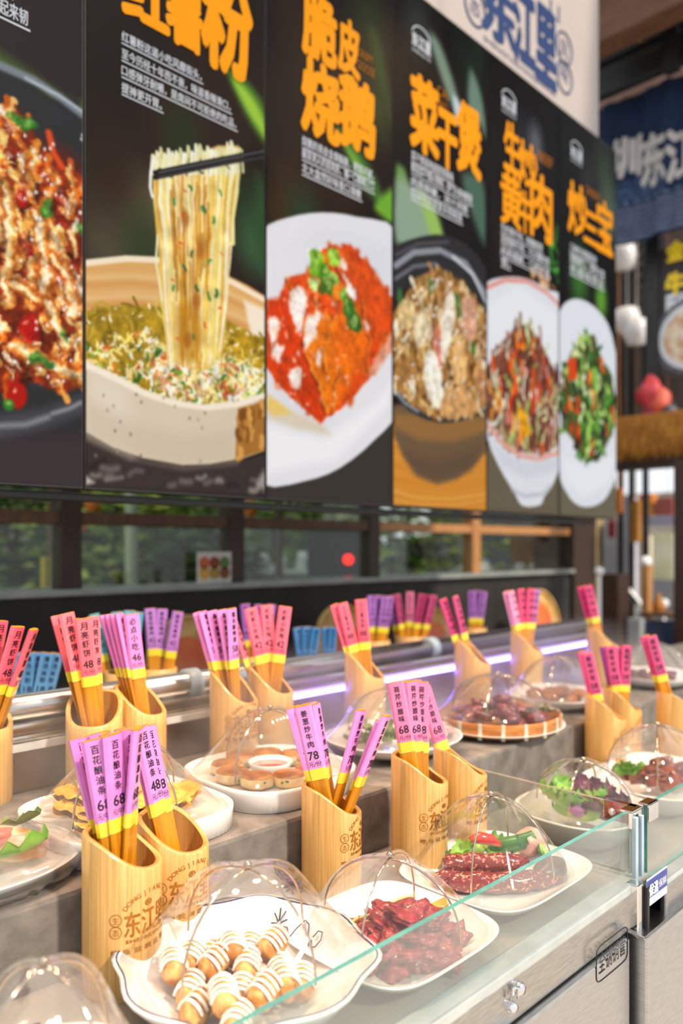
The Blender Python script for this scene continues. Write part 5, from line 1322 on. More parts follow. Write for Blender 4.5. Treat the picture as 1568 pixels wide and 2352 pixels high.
# ---- P5: braised meat cubes
c5 = Vector((1.43, .600, CT2))
plate('oblong_dish', c5, .145, .105, 4.5, .045, 'white oblong dish of dark braised meat cubes', .7, .005, 'dish')
cover(c5 + Vector((0, 0, .042)), .13, .095, .095, 'clear food cover over the braised meat cubes', twist=.4, n=3)
brais = mat('braised_meat', '4A1608', '96421E', scale=40, rough=.2, coat=.6)
R = random.Random(5)
for i in range(16):
    p = c5 + Vector((-.055 + .032 * (i % 5), -.045 + .030 * (i // 5), .042 + .008 * R.random()))
    q = MB(); q.bbox((-.014, -.014, -.011), (.014, .014, .011), .004); o = q.build('braised_cube', brais, None, True, p); o.rotation_euler = (R.uniform(-.4, .4), R.uniform(-.4, .4), R.uniform(0, 3))
    tag(o, 'dark brown glazed braised meat cube in the oblong dish', 'meat', 'braised meat cubes')
for i in range(5):
    leaf('parsley_sprig', c5 + Vector((-.085 + .008 * i, .028 - .004 * i, .060)), .03, .025, mat('parsley', '4C8A1E', '7FB53A', scale=60, rough=.5), 'curly green parsley sprig beside the braised meat', 'parsley', 'parsley sprigs', i * 1.3, .5, 1.6, .6, i)

# ---- back row
# B1 cling-wrapped plate at the photo edge
cb1 = Vector((.300, .880, ST))
plate('wrapped_plate', cb1, .125, .100, 2.3, .022, 'white cling-wrapped plate with lettuce and shrimp toast, cut off by the edge', .5)
wrap = clear_mat('cling_film', (0.97, 0.97, 0.97), base=.06, edge=.7, power=2.0, rough=.08, haze=.08)
q = MB(); R = random.Random(9); SEG = 96; rg = []
for i, (s, z) in enumerate(((.4, .046), (.7, .04), (.95, .027), (1.01, .022), (1.02, .012), (.97, .006), (.9, .004))):
    rg.append([(x * s * (1 + .012 * R.uniform(-1, 1) * i / 2), y * s * (1 + .012 * R.uniform(-1, 1) * i / 2), z + .0025 * R.uniform(-1, 1) * (i > 2)) for x, y, _ in supell(.125, .100, 2.3, SEG)])
q.rings(rg, 0, True, False); tag(q.build('cling_film', wrap, None, True, cb1), 'crumpled cling film stretched over the edge plate', 'cling film')
leaf('lettuce_leaf', cb1 + Vector((.030, -.045, .032)), .09, .055, lettuce_m, 'bright green lettuce leaf on the wrapped plate', 'lettuce', None, -.75, .2, .7, .4, 31)
leaf('lettuce_leaf', cb1 + Vector((.060, .035, .034)), .09, .035, mat('olive_leaf', '6A8A2A', '94A84A', scale=30, rough=.5), 'olive green leaf behind the shrimp toast', 'lettuce', None, -.9, .2, .4, .4, 32)
blob('shrimp_toast', cb1 + Vector((.048, -.006, .032)), .036, mat('shrimp_toast', 'E88A4A', 'F6D8B8', scale=36, rough=.3), 'orange and cream shrimp toast wedge on the wrapped plate', 'toast', None, (1.2, .75, .45), .3, 6, (0, .2, -.7))
blob('ham_slice', cb1 + Vector((.018, -.016, .044)), .026, mat('ham', 'C8605A', 'E08A80', scale=24, rough=.3), 'pink ham piece beside the lettuce leaf', 'meat', None, (1.3, .6, .35), .3, 7)

def low_plate(c, a, b, label, n=4.0, h=.030):
    root = empty('ribbed_plate', c, 0, label, 'plate')
    q = MB(); S = lambda s, z: supell(a * s, b * s, n, 128, z)
    rib = lambda s, z: [(x * (1 + .004 * (i % 2)), y * (1 + .004 * (i % 2)), zz) for i, (x, y, zz) in enumerate(supell(a * s, b * s, n, 128, z))]
    q.rings([S(.95, 0), rib(.985, .001), rib(1.0, h * .85), S(1.0, h), S(.975, h * 1.02), S(.95, h * .82), S(.93, h * .62), S(.02, h * .6)]); q.build('dish', white_porcelain, root, True)
    return root
# B2 omelette
cb2 = Vector((.508, .898, ST))
low_plate(cb2, .116, .112, 'white ribbed low plate with yellow fried omelette pieces')
cover(cb2 + Vector((0, 0, .026)), .108, .104, .085, 'clear food cover over the yellow omelette', twist=.25, n=3.2, wr_=.82)
omel = mat('omelette', 'EFA40E', 'FAD45E', scale=46, rough=.45, bump=.6, bump_scale=70)
R = random.Random(4)
for i in range(16):
    a = i * 2.4; rr = .066 * math.sqrt((i + .5) / 16)
    o = leaf('omelette_piece', cb2 + Vector((rr * math.cos(a), rr * math.sin(a), .025 + .0055 * (i % 4))), .078, .060, omel, 'golden yellow omelette piece on the ribbed plate', 'omelette', 'omelette pieces', a, .08, .28, .10, i, 20, 10, .0035)
# B3 patties
cb3 = Vector((.752, .905, ST))
low_plate(cb3, .114, .114, 'white ribbed low plate with browned patties around a sauce dish', 3.2)
cover(cb3 + Vector((0, 0, .026)), .106, .106, .092, 'clear food cover over the browned patties', twist=.25, n=2.8, wr_=.8)
def patty_mat():
    m = mat('patty', 'D9A84A', 'F0DCA0', scale=60, rough=.4, bump=.3, bump_scale=90)
    return m
pt_side = mat('patty_side', 'E2C080', 'F2E0B0', scale=70, rough=.5, bump=.3)
pt_top = mat('patty_crust', '8A4A10', 'C98428', scale=50, rough=.4, bump=.3)
green_fleck = mat('herb_fleck', '3E6A26', '5A8A34', scale=40, rough=.5)
R = random.Random(8)
for i in range(9):
    a = 2 * math.pi * i / 9 + .25; p = cb3 + Vector((.066 * math.cos(a), .066 * math.sin(a), .0195))
    root = empty('fried_patty', p, a, 'round browned herb patty on the ring around the sauce dish', 'patty', 'fried patties')
    w = [1 + .05 * R.uniform(-1, 1) for _ in range(24)]
    rr = lambda r, z: [(r * w[t] * math.cos(2 * math.pi * t / 24), r * w[t] * math.sin(2 * math.pi * t / 24), z) for t in range(24)]
    q = MB(); q.rings([rr(.020, 0), rr(.0235, .003), rr(.0245, .009), rr(.0235, .0145)], 0, True, False); q.build('side', pt_side, root, True)
    q = MB(); q.rings([rr(.0235, .0145), rr(.021, .0172), rr(.012, .0185), rr(.001, .0186)], 0, False, True); q.build('crust', pt_top, root, True)
    for t in range(5):
        b = R.uniform(0, 6.28); q = MB(); q.sphere((.0243 * math.cos(b), .0243 * math.sin(b), R.uniform(.004, .012)), .0016, 0, 6, 4); q.build('herb_fleck', green_fleck, root)
root = empty('sauce_dish', cb3 + Vector((0, 0, .0188)), 0, 'small white dish of red sauce amid the patties', 'dish')
q = MB(); q.lathe([(.0001, 0), (.018, 0), (.030, .010), (.034, .019), (.0325, .0195), (.028, .011), (.016, .004), (.0001, .004)], 36); q.build('dish', white_porcelain, root, True)
q = MB(); q.lathe([(.0001, .0135), (.0285, .0135), (.0286, .012)], 32); q.build('sauce', mat('red_sauce', 'A82A1E', 'C84A34', scale=20, rough=.1, coat=.6), root, True)
# B4 greens and pink meat
cb4 = Vector((1.035, .905, ST))
plate('oval_plate', cb4, .125, .115, 2.2, .030, 'white oval plate with leafy greens and pink meat slices', .55)
cover(cb4 + Vector((0, 0, .028)), .118, .108, .085, 'clear food cover over the greens and pink meat', twist=.35, n=2.4)
R = random.Random(2)
for i in range(14):
    a = i * 2.4; rr = .05 * math.sqrt(i / 14)
    leaf('leafy_green', cb4 + Vector((-.03 + rr * math.cos(a), .01 + rr * math.sin(a), .022 + .006 * (i % 3))), .055, .022, mat('leafy_green', '4A5A2A', '8A9A5A', scale=40, rough=.5), 'olive leafy green on the oval plate', 'greens', 'leafy greens', a, .2, .6, .5, i)
for i in range(6):
    blob('pink_meat_slice', cb4 + Vector((.055 + .012 * (i % 3), -.045 + .016 * (i // 3), .028 + .006 * (i % 2))), .022, mat('pink_meat', 'E2A0A0', 'F2CCC4', scale=40, rough=.35), 'pale pink folded meat slice on the oval plate', 'meat', 'pink meat slices', (1.2, .7, .35), .4, i, (R.uniform(-.5, .5), R.uniform(-.5, .5), i))
# B5 basket tray
cb5 = Vector((1.305, .865, ST))
plate('round_plate', cb5, .135, .125, 2.1, .016, 'white round plate under the woven basket tray', .6)
bt = empty('basket_tray', cb5 + Vector((0, 0, .008)), 0, 'shallow bamboo basket tray with pale bindings, full of meat', 'basket')
weave = mat('woven_bamboo', 'A8642A', 'C98844', scale=30, rough=.5, stretch=(1, 1, 4))
q = MB(); S = lambda s, z: supell(.128 * s, .118 * s, 2.1, 56, z); q.rings([S(.95, 0), S(.98, .002), S(1.0, .026), S(.985, .028), S(.96, .026), S(.95, .006), S(.02, .006)]); q.build('tray', weave, bt, True)
for i in range(18):
    a = 2 * math.pi * i / 18; x, y = .1285 * math.cos(a), .1185 * math.sin(a)
    q = MB(); q.bbox((-.0025, -.0035, -.001), (.0015, .0035, .0285), .001); o = q.build('binding', mat('pale_binding', 'D8D8C4', 'C8CCB8', scale=40, rough=.5), bt); o.location = (x, y, 0); o.rotation_euler = (0, 0, a)
cover(cb5 + Vector((0, 0, .036)), .125, .115, .075, 'clear food cover over the basket tray', twist=.35, n=2.2)
R = random.Random(6); dm = mat('dark_marinated_meat', '4A1C20', '8A4044', scale=50, rough=.25, coat=.4)
for i in range(34):
    a = R.uniform(0, 6.28); rr = .085 * math.sqrt(R.random())
    blob('marinated_meat', cb5 + Vector((rr * math.cos(a), rr * math.sin(a), .022 + .042 * (1 - rr / .09))), R.uniform(.014, .022), dm, 'dark red marinated meat piece heaped in the basket tray', 'meat', 'marinated meat pieces', (1.1, .8, .5), .4, i, (R.uniform(-.5, .5), R.uniform(-.5, .5), a), sub=2)
for i in range(8):
    leaf('green_garnish', cb5 + Vector((.045 + .010 * (i % 4), -.05 - .006 * i + .03 * (i // 4), .036)), .035, .016, mat('garnish_green', '5A7A2E', '86A04A', scale=40, rough=.5), 'green herb garnish on the basket tray', 'herb', 'basket garnish', i, .2, .5, .4, i)
# B6, B7 distant plates
for j, (x, y, lab, fl, col) in enumerate(((1.60, .90, 'white plate with orange brown food beyond the basket tray', 'orange brown fritter on the plate beyond the basket', ('8A4A22', 'B8743A')), (2.02, .86, 'white plate with dark pieces, farthest on the step', 'dark purple brown piece on the farthest plate', ('4A2A3A', '7A4A5A')))):
    c = Vector((x, y, ST)); plate('round_plate', c, .12, .11, 2.3, .03, lab, .55)
    cover(c + Vector((0, 0, .028)), .112, .102, .085, ['clear food cover on the plate beyond the basket', 'clear food cover on the farthest plate'][j], twist=.3, n=2.4)
    for i in range(10):
        a = i * 2.4; rr = .07 * math.sqrt(i / 10)
        blob('fritter' if j == 0 else 'dried_piece', c + Vector((rr * math.cos(a), rr * math.sin(a), .026)), .02, mat('food_%d' % j, *col, scale=40, rough=.4), fl, 'food', 'pieces on plate beyond' if j == 0 else 'pieces on farthest plate', (1, .9, .5), .3, i)
c = Vector((1.80, .60, CT2)); plate('round_plate', c, .13, .12, 2.3, .03, 'white plate with pale green and purple food beside the edge cup', .55)
for i in range(9):
    leaf('mixed_leaf', c + Vector((.05 * math.cos(i * 2.4), .05 * math.sin(i * 2.4), .03)), .05, .03, (purp if i % 3 == 0 else lettuce_m), 'small mixed leaf on the plate beside the edge cup', 'leaf', 'mixed leaves', i, .3, .8, .5, i)
cover(c + Vector((0, 0, .028)), .12, .11, .09, 'clear food cover beside the edge cup', twist=.3, n=2.4)

# steam rising from the warm back row
def steam_mat():
    m = bpy.data.materials.new('steam'); m.use_nodes = True; nt = m.node_tree; N = nt.nodes; L = nt.links; N.clear()
    out = N.new('ShaderNodeOutputMaterial'); v = N.new('ShaderNodeVolumePrincipled')
    v.inputs['Color'].default_value = (0.93, 0.87, 0.82, 1); v.inputs['Anisotropy'].default_value = 0.3
    tc = N.new('ShaderNodeTexCoord'); no = N.new('ShaderNodeTexNoise'); no.inputs['Scale'].default_value = 7; no.inputs['Detail'].default_value = 3
    r = N.new('ShaderNodeMapRange'); r.inputs[1].default_value = .42; r.inputs[2].default_value = .75; r.inputs[3].default_value = 0; r.inputs[4].default_value = STEAM
    sx = N.new('ShaderNodeSeparateXYZ'); L.new(tc.outputs['Generated'], sx.inputs[0])
    # densest just above the plates, fading out upwards
    fz = N.new('ShaderNodeMapRange'); fz.inputs[1].default_value = 1.0; fz.inputs[2].default_value = .25; fz.inputs[3].default_value = 0; fz.inputs[4].default_value = 1
    L.new(sx.outputs['Z'], fz.inputs[0]); mu = N.new('ShaderNodeMath'); mu.operation = 'MULTIPLY'
    L.new(tc.outputs['Object'], no.inputs['Vector']); L.new(no.outputs['Fac'], r.inputs[0]); L.new(r.outputs[0], mu.inputs[0]); L.new(fz.outputs[0], mu.inputs[1])
    L.new(mu.outputs[0], v.inputs['Density']); L.new(v.outputs[0], out.inputs['Volume'])
    return m
STEAM = 7.0
q = MB(); q.box((.10, .80, ST + .002), (1.95, YR - .012, ST + .19))
tag(q.build('steam', steam_mat()), 'thin white steam drifting over the back row of plates', 'steam', kind='stuff')

# ================================================================== SURROUNDINGS
# pendant lamps over the counter (their bulbs are the spot lights set at the top)
for i, p in enumerate(LAMPS):
    root = empty('pendant_lamp', p, 0, ['pendant lamp with black shade over the foremost cup', 'pendant lamp with black shade over the sausage plate', 'pendant lamp with black shade over the basket tray'][i], 'lamp')
    q = MB(); q.lathe([(.012, .10), (.02, .09), (.05, .05), (.085, .0), (.083, -.002), (.048, .046), (.018, .085)], 28); q.build('shade', black_paint, root, True)
    q = MB(); q.sphere((0, 0, .03), .022, 0, 12, 8); q.build('bulb', mat('warm_bulb', 'FFD9A0', 'FFD9A0', emis=8), root, True)
    q = MB(); q.tube([(0, 0, .09), (0, 0, 1.2)], .003, 6); q.build('cord', black_paint, root)

# round bamboo trays leaning against the knee wall
straw = mat('straw_tray', 'C79A52', 'E0BC78', scale=22, rough=.55)
glowred = mat('red_orange_paint', 'D8562A', 'E87A3A', scale=8, rough=.5)
for i, px in enumerate((432, 790, 1000, 1243)):
    p = on_y(px, 1490, 1.80); zc = (1500 - 1258)
    c = Vector((p.x, 1.80, SH))
    root = empty('bamboo_tray', c, 0, ['round straw tray leaning behind the violet sticks', 'round straw tray leaning behind the coral sticks', 'round straw tray with an orange glow put in as paint behind the pink fan', 'round straw tray leaning beside the dark brown post'][i], 'tray')
    r = .13 if i != 2 else .11; M = Matrix.Translation((0, 0, r + .01)) @ Matrix.Rotation(math.radians(78), 4, 'X')
    q = MB(); q.lathe([(.0001, .004), (r * .9, .004), (r * .93, .016), (r, .016), (r, 0), (.0001, 0)], 36); o = q.build('tray', straw, root, 'auto'); o.matrix_local = M
    q = MB(); q.lathe([(.0001, .0065), (r * .55, .0065), (r * .55, .004)], 24); o = q.build('painted_emblem', glowred, root); o.matrix_local = M  # behind the pink fan this paint stands for an orange glow

# menu sheet on the window
a = on_y(452, 1268, YW - .004); b = on_y(530, 1372, YW - .004); y_ = YW - .004
root = empty('menu_sheet', (0, 0, 0), 0, 'white menu sheet with small food pictures taped to the window', 'menu')
q = MB(); q.box((a.x, y_ - .002, EYE - .11), (b.x, y_, a.z)); q.build('sheet', mat('paper', 'D9D4CC', 'E2DED6', scale=8, rough=.7), root)
cols = ['C86A3A', '8A3A2A', '5A7A3A', 'D9A84A', 'A88A3A', '7A4A2A']
for i in range(6):
    x = a.x + (b.x - a.x) * (.2 + .3 * (i % 3)); z = a.z - (a.z - EYE + .11) * (.35 + .33 * (i // 3))
    q = MB(); q.lathe([(.0001, .001), (.020, .001), (.020, 0)], 16); o = q.build('printed_dish', mat('menu_ink_%d' % i, cols[i], rough=.6), root); o.location = (x, y_ - .0022, z); o.rotation_euler = (math.pi / 2, 0, 0)

# courtyard behind the window
grey_green = mat('courtyard_wall', '4C5444', '656D58', scale=2.2, rough=.9)
q = MB(); q.box((-1.5, 5.2, 0), (5.4, 5.35, 3.2)); tag(q.build('wall_courtyard', grey_green), 'grey green plaster wall of the courtyard', None, kind='structure')
leafm = [mat('foliage_a', '6A8A2A', 'B8D45E', scale=5, rough=.6), mat('foliage_b', '7A9A34', 'D0E07A', scale=5, rough=.6), mat('foliage_c', '2A4018', '56702E', scale=5, rough=.6)]
def shrub(c, r, h, m, label, n=1500, seed=0):
    root = empty('shrub', c, 0, label, 'shrub'); R = random.Random(seed)
    q = MB()
    for i in range(n):
        u, v, w = max(-.8, min(.8, R.gauss(0, .42))), max(-.8, min(.8, R.gauss(0, .42))), R.random()
        p = Vector((u * r, v * r, h * (.25 + .75 * w) * (1 - .25 * (u * u + v * v)))); s = R.uniform(.03, .08)
        M = Matrix.Rotation(R.uniform(0, 6), 3, 'Z') @ Matrix.Rotation(R.uniform(-1, 1), 3, 'X')
        q.add([p + M @ Vector(t) for t in ((-s, 0, 0), (0, -s * .45, .01), (s, 0, 0), (0, s * .45, .01))], [(0, 1, 2, 3)])
    q.build('foliage', m, root)
    q = MB()
    for t in range(4):
        q.tube([(0, 0, 0), (R.uniform(-.3, .3) * r, R.uniform(-.3, .3) * r, h * .5), (R.uniform(-.5, .5) * r, R.uniform(-.5, .5) * r, h * .85)], [.03, .02, .008], 6)
    q.build('stems', wood_mid, root)
for i, (px, d, r, h, k, lab) in enumerate(((235, 4.2, .5, 2.2, 1, 'leafy shrub in the courtyard behind the menu sheet pane'), (385, 4.6, .45, 1.75, 1, 'loose shrub with pale stems in the courtyard'), (690, 4.4, .55, 2.1, 0, 'sunlit shrub over the bright courtyard table'), (925, 4.8, .7, 2.1, 1, 'bright yellow green shrub behind the white car'), (30, 4.2, .5, 2.0, 2, 'dark shrub at the edge of the window'), (450, 3.9, .5, 1.45, 2, 'low dark shrub beside the menu sheet'))):
    p = at(px, 1258, d); shrub(Vector((p.x, p.y, 0)), r, h, leafm[k], lab, 1500, i)
def cyl_post(px, d, r, m, name, label, z1=2.6, z0=0):
    p = at(px, 1258, d); q = MB(); q.lathe([(r, z0), (r, z1), (.0001, z1)], 16); return tag(q.build(name, m, None, 'auto', (p.x, p.y, 0)), label, 'post')
cyl_post(302, 3.4, .028, mat('pale_green_paint', 'AEB89A', 'BCC6A8', scale=6, rough=.6), 'metal_post', 'slim pale green post behind the window')
p = at(107, 1258, 3.2); q = MB(); q.bbox((-.018, -.02, 0), (.018, .02, EYE - .04), .004); tag(q.build('bollard', mat('yellow_paint', 'B8A02A', 'C8B03A', scale=6, rough=.6), None, False, (p.x, p.y, 0)), 'yellow bollard behind the first window post', 'bollard')
# paper lanterns
for i, (px, py, d, c, lab) in enumerate(((212, 1160, 3.6, 'E07A1E', 'upper orange lantern hanging behind the window'), (182, 1208, 3.4, 'D8741E', 'lower orange lantern hanging behind the window'), (575, 1168, 3.6, 'E0801E', 'orange lantern hanging over the bright pane'))):
    p = at(px, py, d); q = MB(); rr = .035
    q.lathe([(.0001, -rr), (rr * .6, -rr), (rr, -rr * .4), (rr, rr * .4), (rr * .6, rr), (.0001, rr)], 16)
    q.tube([(0, 0, rr), (0, 0, 2.72 - p.z)], .002, 5)
    tag(q.build('lantern', mat('lantern_paper_%d' % i, c, c, rough=.6), None, 'auto', p), lab, 'lantern')
a_, b_ = at(120, 1258, 3.5), at(640, 1258, 3.6); q = MB(); q.tube([(a_.x, a_.y, 2.75), (b_.x, b_.y, 2.75)], .12, 4); q.tube([(a_.x, a_.y, 0), (a_.x, a_.y, 2.75)], .02, 8); q.tube([(b_.x, b_.y, 0), (b_.x, b_.y, 2.75)], .02, 8)
tag(q.build('timber_pergola', wood_mid), 'brown timber pergola the orange lanterns hang from', 'pergola')
# dark kiosk with a red lamp
p = at(770, 1258, 3.3); root = empty('kiosk', (p.x, p.y, 0), math.radians(-45), 'black kiosk with a glowing red lamp behind the window', 'kiosk')
q = MB(); q.bbox((-.12, 0, 0), (.14, .25, EYE + .08), .01); q.build('cabinet', mat('kiosk_black', '040404', '080808', scale=6, rough=.5), root)
q = MB(); q.bbox((-.095, -.012, EYE - .26), (.125, .002, EYE + .02), .004); q.build('niche', mat('kiosk_dark', '060505', '0A0807', scale=6, rough=.6), root)
q = MB(); q.sphere((.055, -.03, EYE - .05), .022, 0, 14, 8); q.build('red_lamp', mat('red_lamp', 'FF1A10', 'FF1A10', emis=3.0), root, True)
q = MB(); q.bbox((-.12, -.03, EYE - .30), (.14, .0, EYE - .26), .004); q.build('shelf_lip', mat('kiosk_lip', '5A4A3E', '6A5848', scale=6), root)
# bright table with white jars standing in for round lights
for i, (px, py) in enumerate(((608, 1285), (645, 1288), (643, 1300), (695, 1280), (690, 1302), (625, 1310))):
    p = at(px, py, 4.0); q = MB(); q.lathe([(.0001, -.03), (.028, -.03), (.034, .0), (.026, .03), (.0001, .032)], 14)
    tag(q.build('light_spot_jar', mat('bright_jar', 'FFFFFF', 'FFFFFF', rough=.1, coat=.8), None, True, p), 'small shiny white jar standing in for a round light on the courtyard table', 'jar', 'shiny jars on the courtyard table')
p = at(640, 1258, 4.1); q = MB(); q.bbox((-.35, -.25, EYE - .14), (.35, .35, EYE - .11), .01)
for sx in (-.3, .3):
    for sy in (-.2, .3): q.box((sx - .02, sy - .02, 0), (sx + .02, sy + .02, EYE - .14))
o = tag(q.build('courtyard_table', mat('pale_table', 'C9D4CC', 'D8E0D8', scale=6, rough=.5), None, False, (p.x, p.y, 0)), 'pale table in the courtyard carrying shiny jars', 'table'); o.rotation_euler = (0, 0, math.radians(-45))
p = at(640, 1258, 4.6); q = MB(); q.bbox((-.2, -.02, .2), (.2, .02, EYE + .12), .01); o = tag(q.build('white_curtain', mat('white_cloth', 'DDE4D6', 'C8D4C0', scale=3, rough=.8), None, False, (p.x, p.y, 0)), 'pale cloth screen behind the shiny jars', 'screen'); o.rotation_euler = (0, 0, math.radians(-45))
# white car
p = at(998, 1258, 5.2); car = empty('car', (p.x, p.y, .55), math.radians(20), 'white parked car seen through the window', 'car')
carw = mat('car_white', 'E8ECF0', 'F4F6F8', scale=3, rough=.15, coat=.8)
q = MB(); secs = []
for x, w, z0, z1 in ((-.62, .20, .30, .52), (-.55, .30, .24, .60), (-.2, .34, .24, .66), (.3, .34, .24, .66), (.58, .30, .24, .60), (.64, .22, .30, .52)):
    secs.append([(x, y * w, z0 + (z1 - z0) * z) for y, z in ((-1, .1), (-1, .7), (-.85, 1), (.85, 1), (1, .7), (1, .1), (.8, 0), (-.8, 0))])
q.rings(secs); q.build('body', carw, car, 'auto')
q = MB(); secs = [[(x, y * w, z) for y, z in ((-1, .64), (-.8, t), (.8, t), (1, .64))] for x, w, t in ((-.42, .28, .66), (-.22, .26, .82), (.22, .26, .83), (.46, .28, .66))]
q.rings(secs); q.build('cabin', mat('car_glass', '4A5660', '5A6670', rough=.1), car, 'auto')
for x in (-.36, .38):
    for y in (-.34, .30):
        q = MB(); q.lathe([(.0001, 0), (.10, 0), (.10, .04), (.0001, .04)], 18); o = q.build('wheel', black_paint, car); o.location = (x, y + .04, .24); o.rotation_euler = (math.pi / 2, 0, 0)
q = MB(); q.bbox((-1.2, -1.0, 0), (1.2, 1.0, .68), .02); tag(q.build('terrace', mat('terrace_stone', '4A5250', '5A6460', scale=3, rough=.8), None, False, (p.x + .3, p.y + .3, 0)), 'dark stone terrace the white car stands on', 'terrace')
# blue grey wall, planter and pillars further along
p = at(1150, 1258, 5.6); q = MB(); q.box((-.5, 0, 0), (.5, .1, 2.4)); o = tag(q.build('slate_screen', mat('slate_blue', '33404E', '485868', scale=3, rough=.6), None, False, (p.x, p.y, 0)), 'slate blue panel wall behind the window', 'panel'); o.rotation_euler = (0, 0, math.radians(-45))
p = at(1205, 1258, 4.5); q = MB(); q.lathe([(.07, EYE - .25), (.11, EYE + .06), (.10, EYE + .06), (.065, EYE - .2), (.0001, EYE - .2)], 4); q.lathe([(.05, 0), (.05, EYE - .25)], 12)
tag(q.build('wooden_planter', mat('planter_wood', 'A87A50', 'B88A60', scale=8, rough=.6), None, False, (p.x, p.y, 0)), 'tan flared wooden planter behind the window', 'planter')
for i, px in enumerate((1195, 1228)):
    p = at(px, 1315, 4.35); q = MB(); q.tube([(0, 0, -.04), (0, 0, -p.z)], .012, 6); q.lathe([(.0001, -.05), (.032, -.04), (.036, .02), (.026, .05), (.0001, .055)], 14); tag(q.build('white_jug', MATS['bright_jar'], None, True, p), ['shiny white jug below the planter', 'second shiny white jug below the planter, nearer the pillar'][i], 'jug')
cyl_post(1288, 4.4, .04, pale_paint, 'white_pillar', 'white round pillar beside the dark brown post')

# ------------------------------------------------------------------ the market lane to the right
XB = 3.7
def quad_x(X, px0, px1, pt0, pt1, pb0, pb1):
    """a sheet across the lane: corners read off the photo on the plane x = X"""
    return [on_x(px0, pb0, X), on_x(px1, pb1, X), on_x(px1, pt1, X), on_x(px0, pt0, X)]
# blue banner with folds
ya = on_x(1330, 300, XB).y; yb = on_x(1700, 300, XB).y; zt = on_x(1470, 205, XB).z; zb = on_x(1470, 552, XB).z
ban = empty('blue_banner', (XB, (ya + yb) / 2, zb), 0, 'navy cloth banner with pale characters and wave border', 'banner')
def banx(y, v=0): return .012 * math.sin(y * 26 + .6 * math.sin(v * 5)) + .008 * math.sin(y * 61 + v * 3)
q = MB(); NU, NV = 70, 24; vs = []; fs = []; cy = (ya + yb) / 2; Hb = zt - zb
for s in (0, 1):
    for i in range(NU + 1):
        y = ya + (yb - ya) * i / NU - cy
        for j in range(NV + 1):
            v = j / NV; vs.append((banx(y, v) + s * .002, y, v * Hb))
K = (NU + 1) * (NV + 1)
for i in range(NU):
    for j in range(NV):
        a = i * (NV + 1) + j; fs += [(a, a + NV + 1, a + NV + 2, a + 1), (K + a, K + a + 1, K + a + NV + 2, K + a + NV + 1)]
q.add(vs, fs); q.build('cloth', mat('navy_cloth', '0A1D3C', '10294C', scale=6, rough=.9), ban, True)
q = MB(); q.tube([(0, ya - cy, Hb + .03), (0, yb - cy, Hb + .03)], .045, 12); q.build('pink_hem', mat('pink_hem', 'C9A5A0', 'D6B4AE', scale=6, rough=.7), ban, True)
f = lambda u, v: (banx(u, v / Hb) - .006, u, v)
def byz(px, py): p_ = on_x(px, py, XB); return p_.y - cy, p_.z - zb
q = MB()
for ch, l, r, t, b in (('圳', 1405, 1470, 332, 398), ('东', 1474, 1530, 318, 412), ('江', 1534, 1600, 308, 398)):
    y0, z1 = byz(l, t); y1, z0 = byz(r, b); fit_text(q, ch, -y0, z0, -y1, z1, .05, lambda u, v: f(-u, v))
q.build('banner_lettering', mat('grey_white_ink', 'B9B4B2', rough=.7), ban)
q = MB()
for t, b, s in ((425, 436, 'SHENGTAI ZHEN'), (440, 452, 'DONGJIANGLI')):
    y0, z1 = byz(1420, t); y1, z0 = byz(1530, b); fit_text(q, s, -y0, z0, -y1, z1, .0, lambda u, v: f(-u, v))
q.build('small_lettering', mat('dim_blue_ink', '3E5678', rough=.7), ban)
q = MB(); R = random.Random(1)
for row in range(7):
    for k in range(46):
        y = ya - cy + (yb - ya) * (k + .5 * (row % 2)) / 46; z = row * .028 + .012
        if row == 6 and k % 3: continue
        q.tube([f(y + .017 * math.cos(t), z + .017 * math.sin(t)) for t in (0, .52, 1.05, 1.57, 2.1, 2.62, 3.14)], .0035, 4)
        q.tube([f(y + .009 * math.cos(t), z + .009 * math.sin(t)) for t in (0, .8, 1.57, 2.35, 3.14)], .003, 4)
tag(q.build('wave_pattern', mat('wave_ink', '66718F', '7480A0', rough=.7), ban), None, None, kind='stuff')

# roof over the lane: brown beam, black purlins, pale slats
bx = 3.2
def bar(name, X, px_c, py_l, th, m, label, cat, depth=.08):
    a = on_x(1330, py_l[0], X); b = on_x(1720, py_l[1], X)
    q = MB(); q.bbox((-depth / 2, min(a.y, b.y) - .0, -th / 2), (depth / 2, max(a.y, b.y), th / 2), .004)
    return tag(q.build(name, m, None, False, (X, 0, (a.z + b.z) / 2)), label, cat)
bar('roof_beam', 3.2, 0, (30, -40), .20, mat('brown_beam', '5A3822', '70492E', scale=8, stretch=(8, 1, 8), rough=.5), 'broad brown beam at the top of the lane roof', 'beam', .12)
for i, (y, lab, m) in enumerate(((68, 'uppermost black purlin under the brown beam', black_paint), (92, 'black purlin below the uppermost one', black_paint), (150, 'deep black purlin above the banner', black_paint))):
    bar('roof_purlin', 3.5, 0, (y + 12, y - 40), .045 if i < 2 else .13, m, lab, 'beam', .05)
for i, y in enumerate((80, 104)):
    bar('roof_slat', 3.56, 0, (y + 12, y - 40), .035, mat('pale_slat', '9A8A82', 'B0A098', scale=8, rough=.6), ['pale slat between the black purlins', 'lower pale slat between the black purlins'][i], 'slat', .04)
p = on_x(1542, 60, 3.45); q = MB(); q.box((-.03, -.03, -.2), (.03, .03, .14)); tag(q.build('roof_strut', black_paint, None, False, p), 'short black strut crossing the purlins', 'beam')
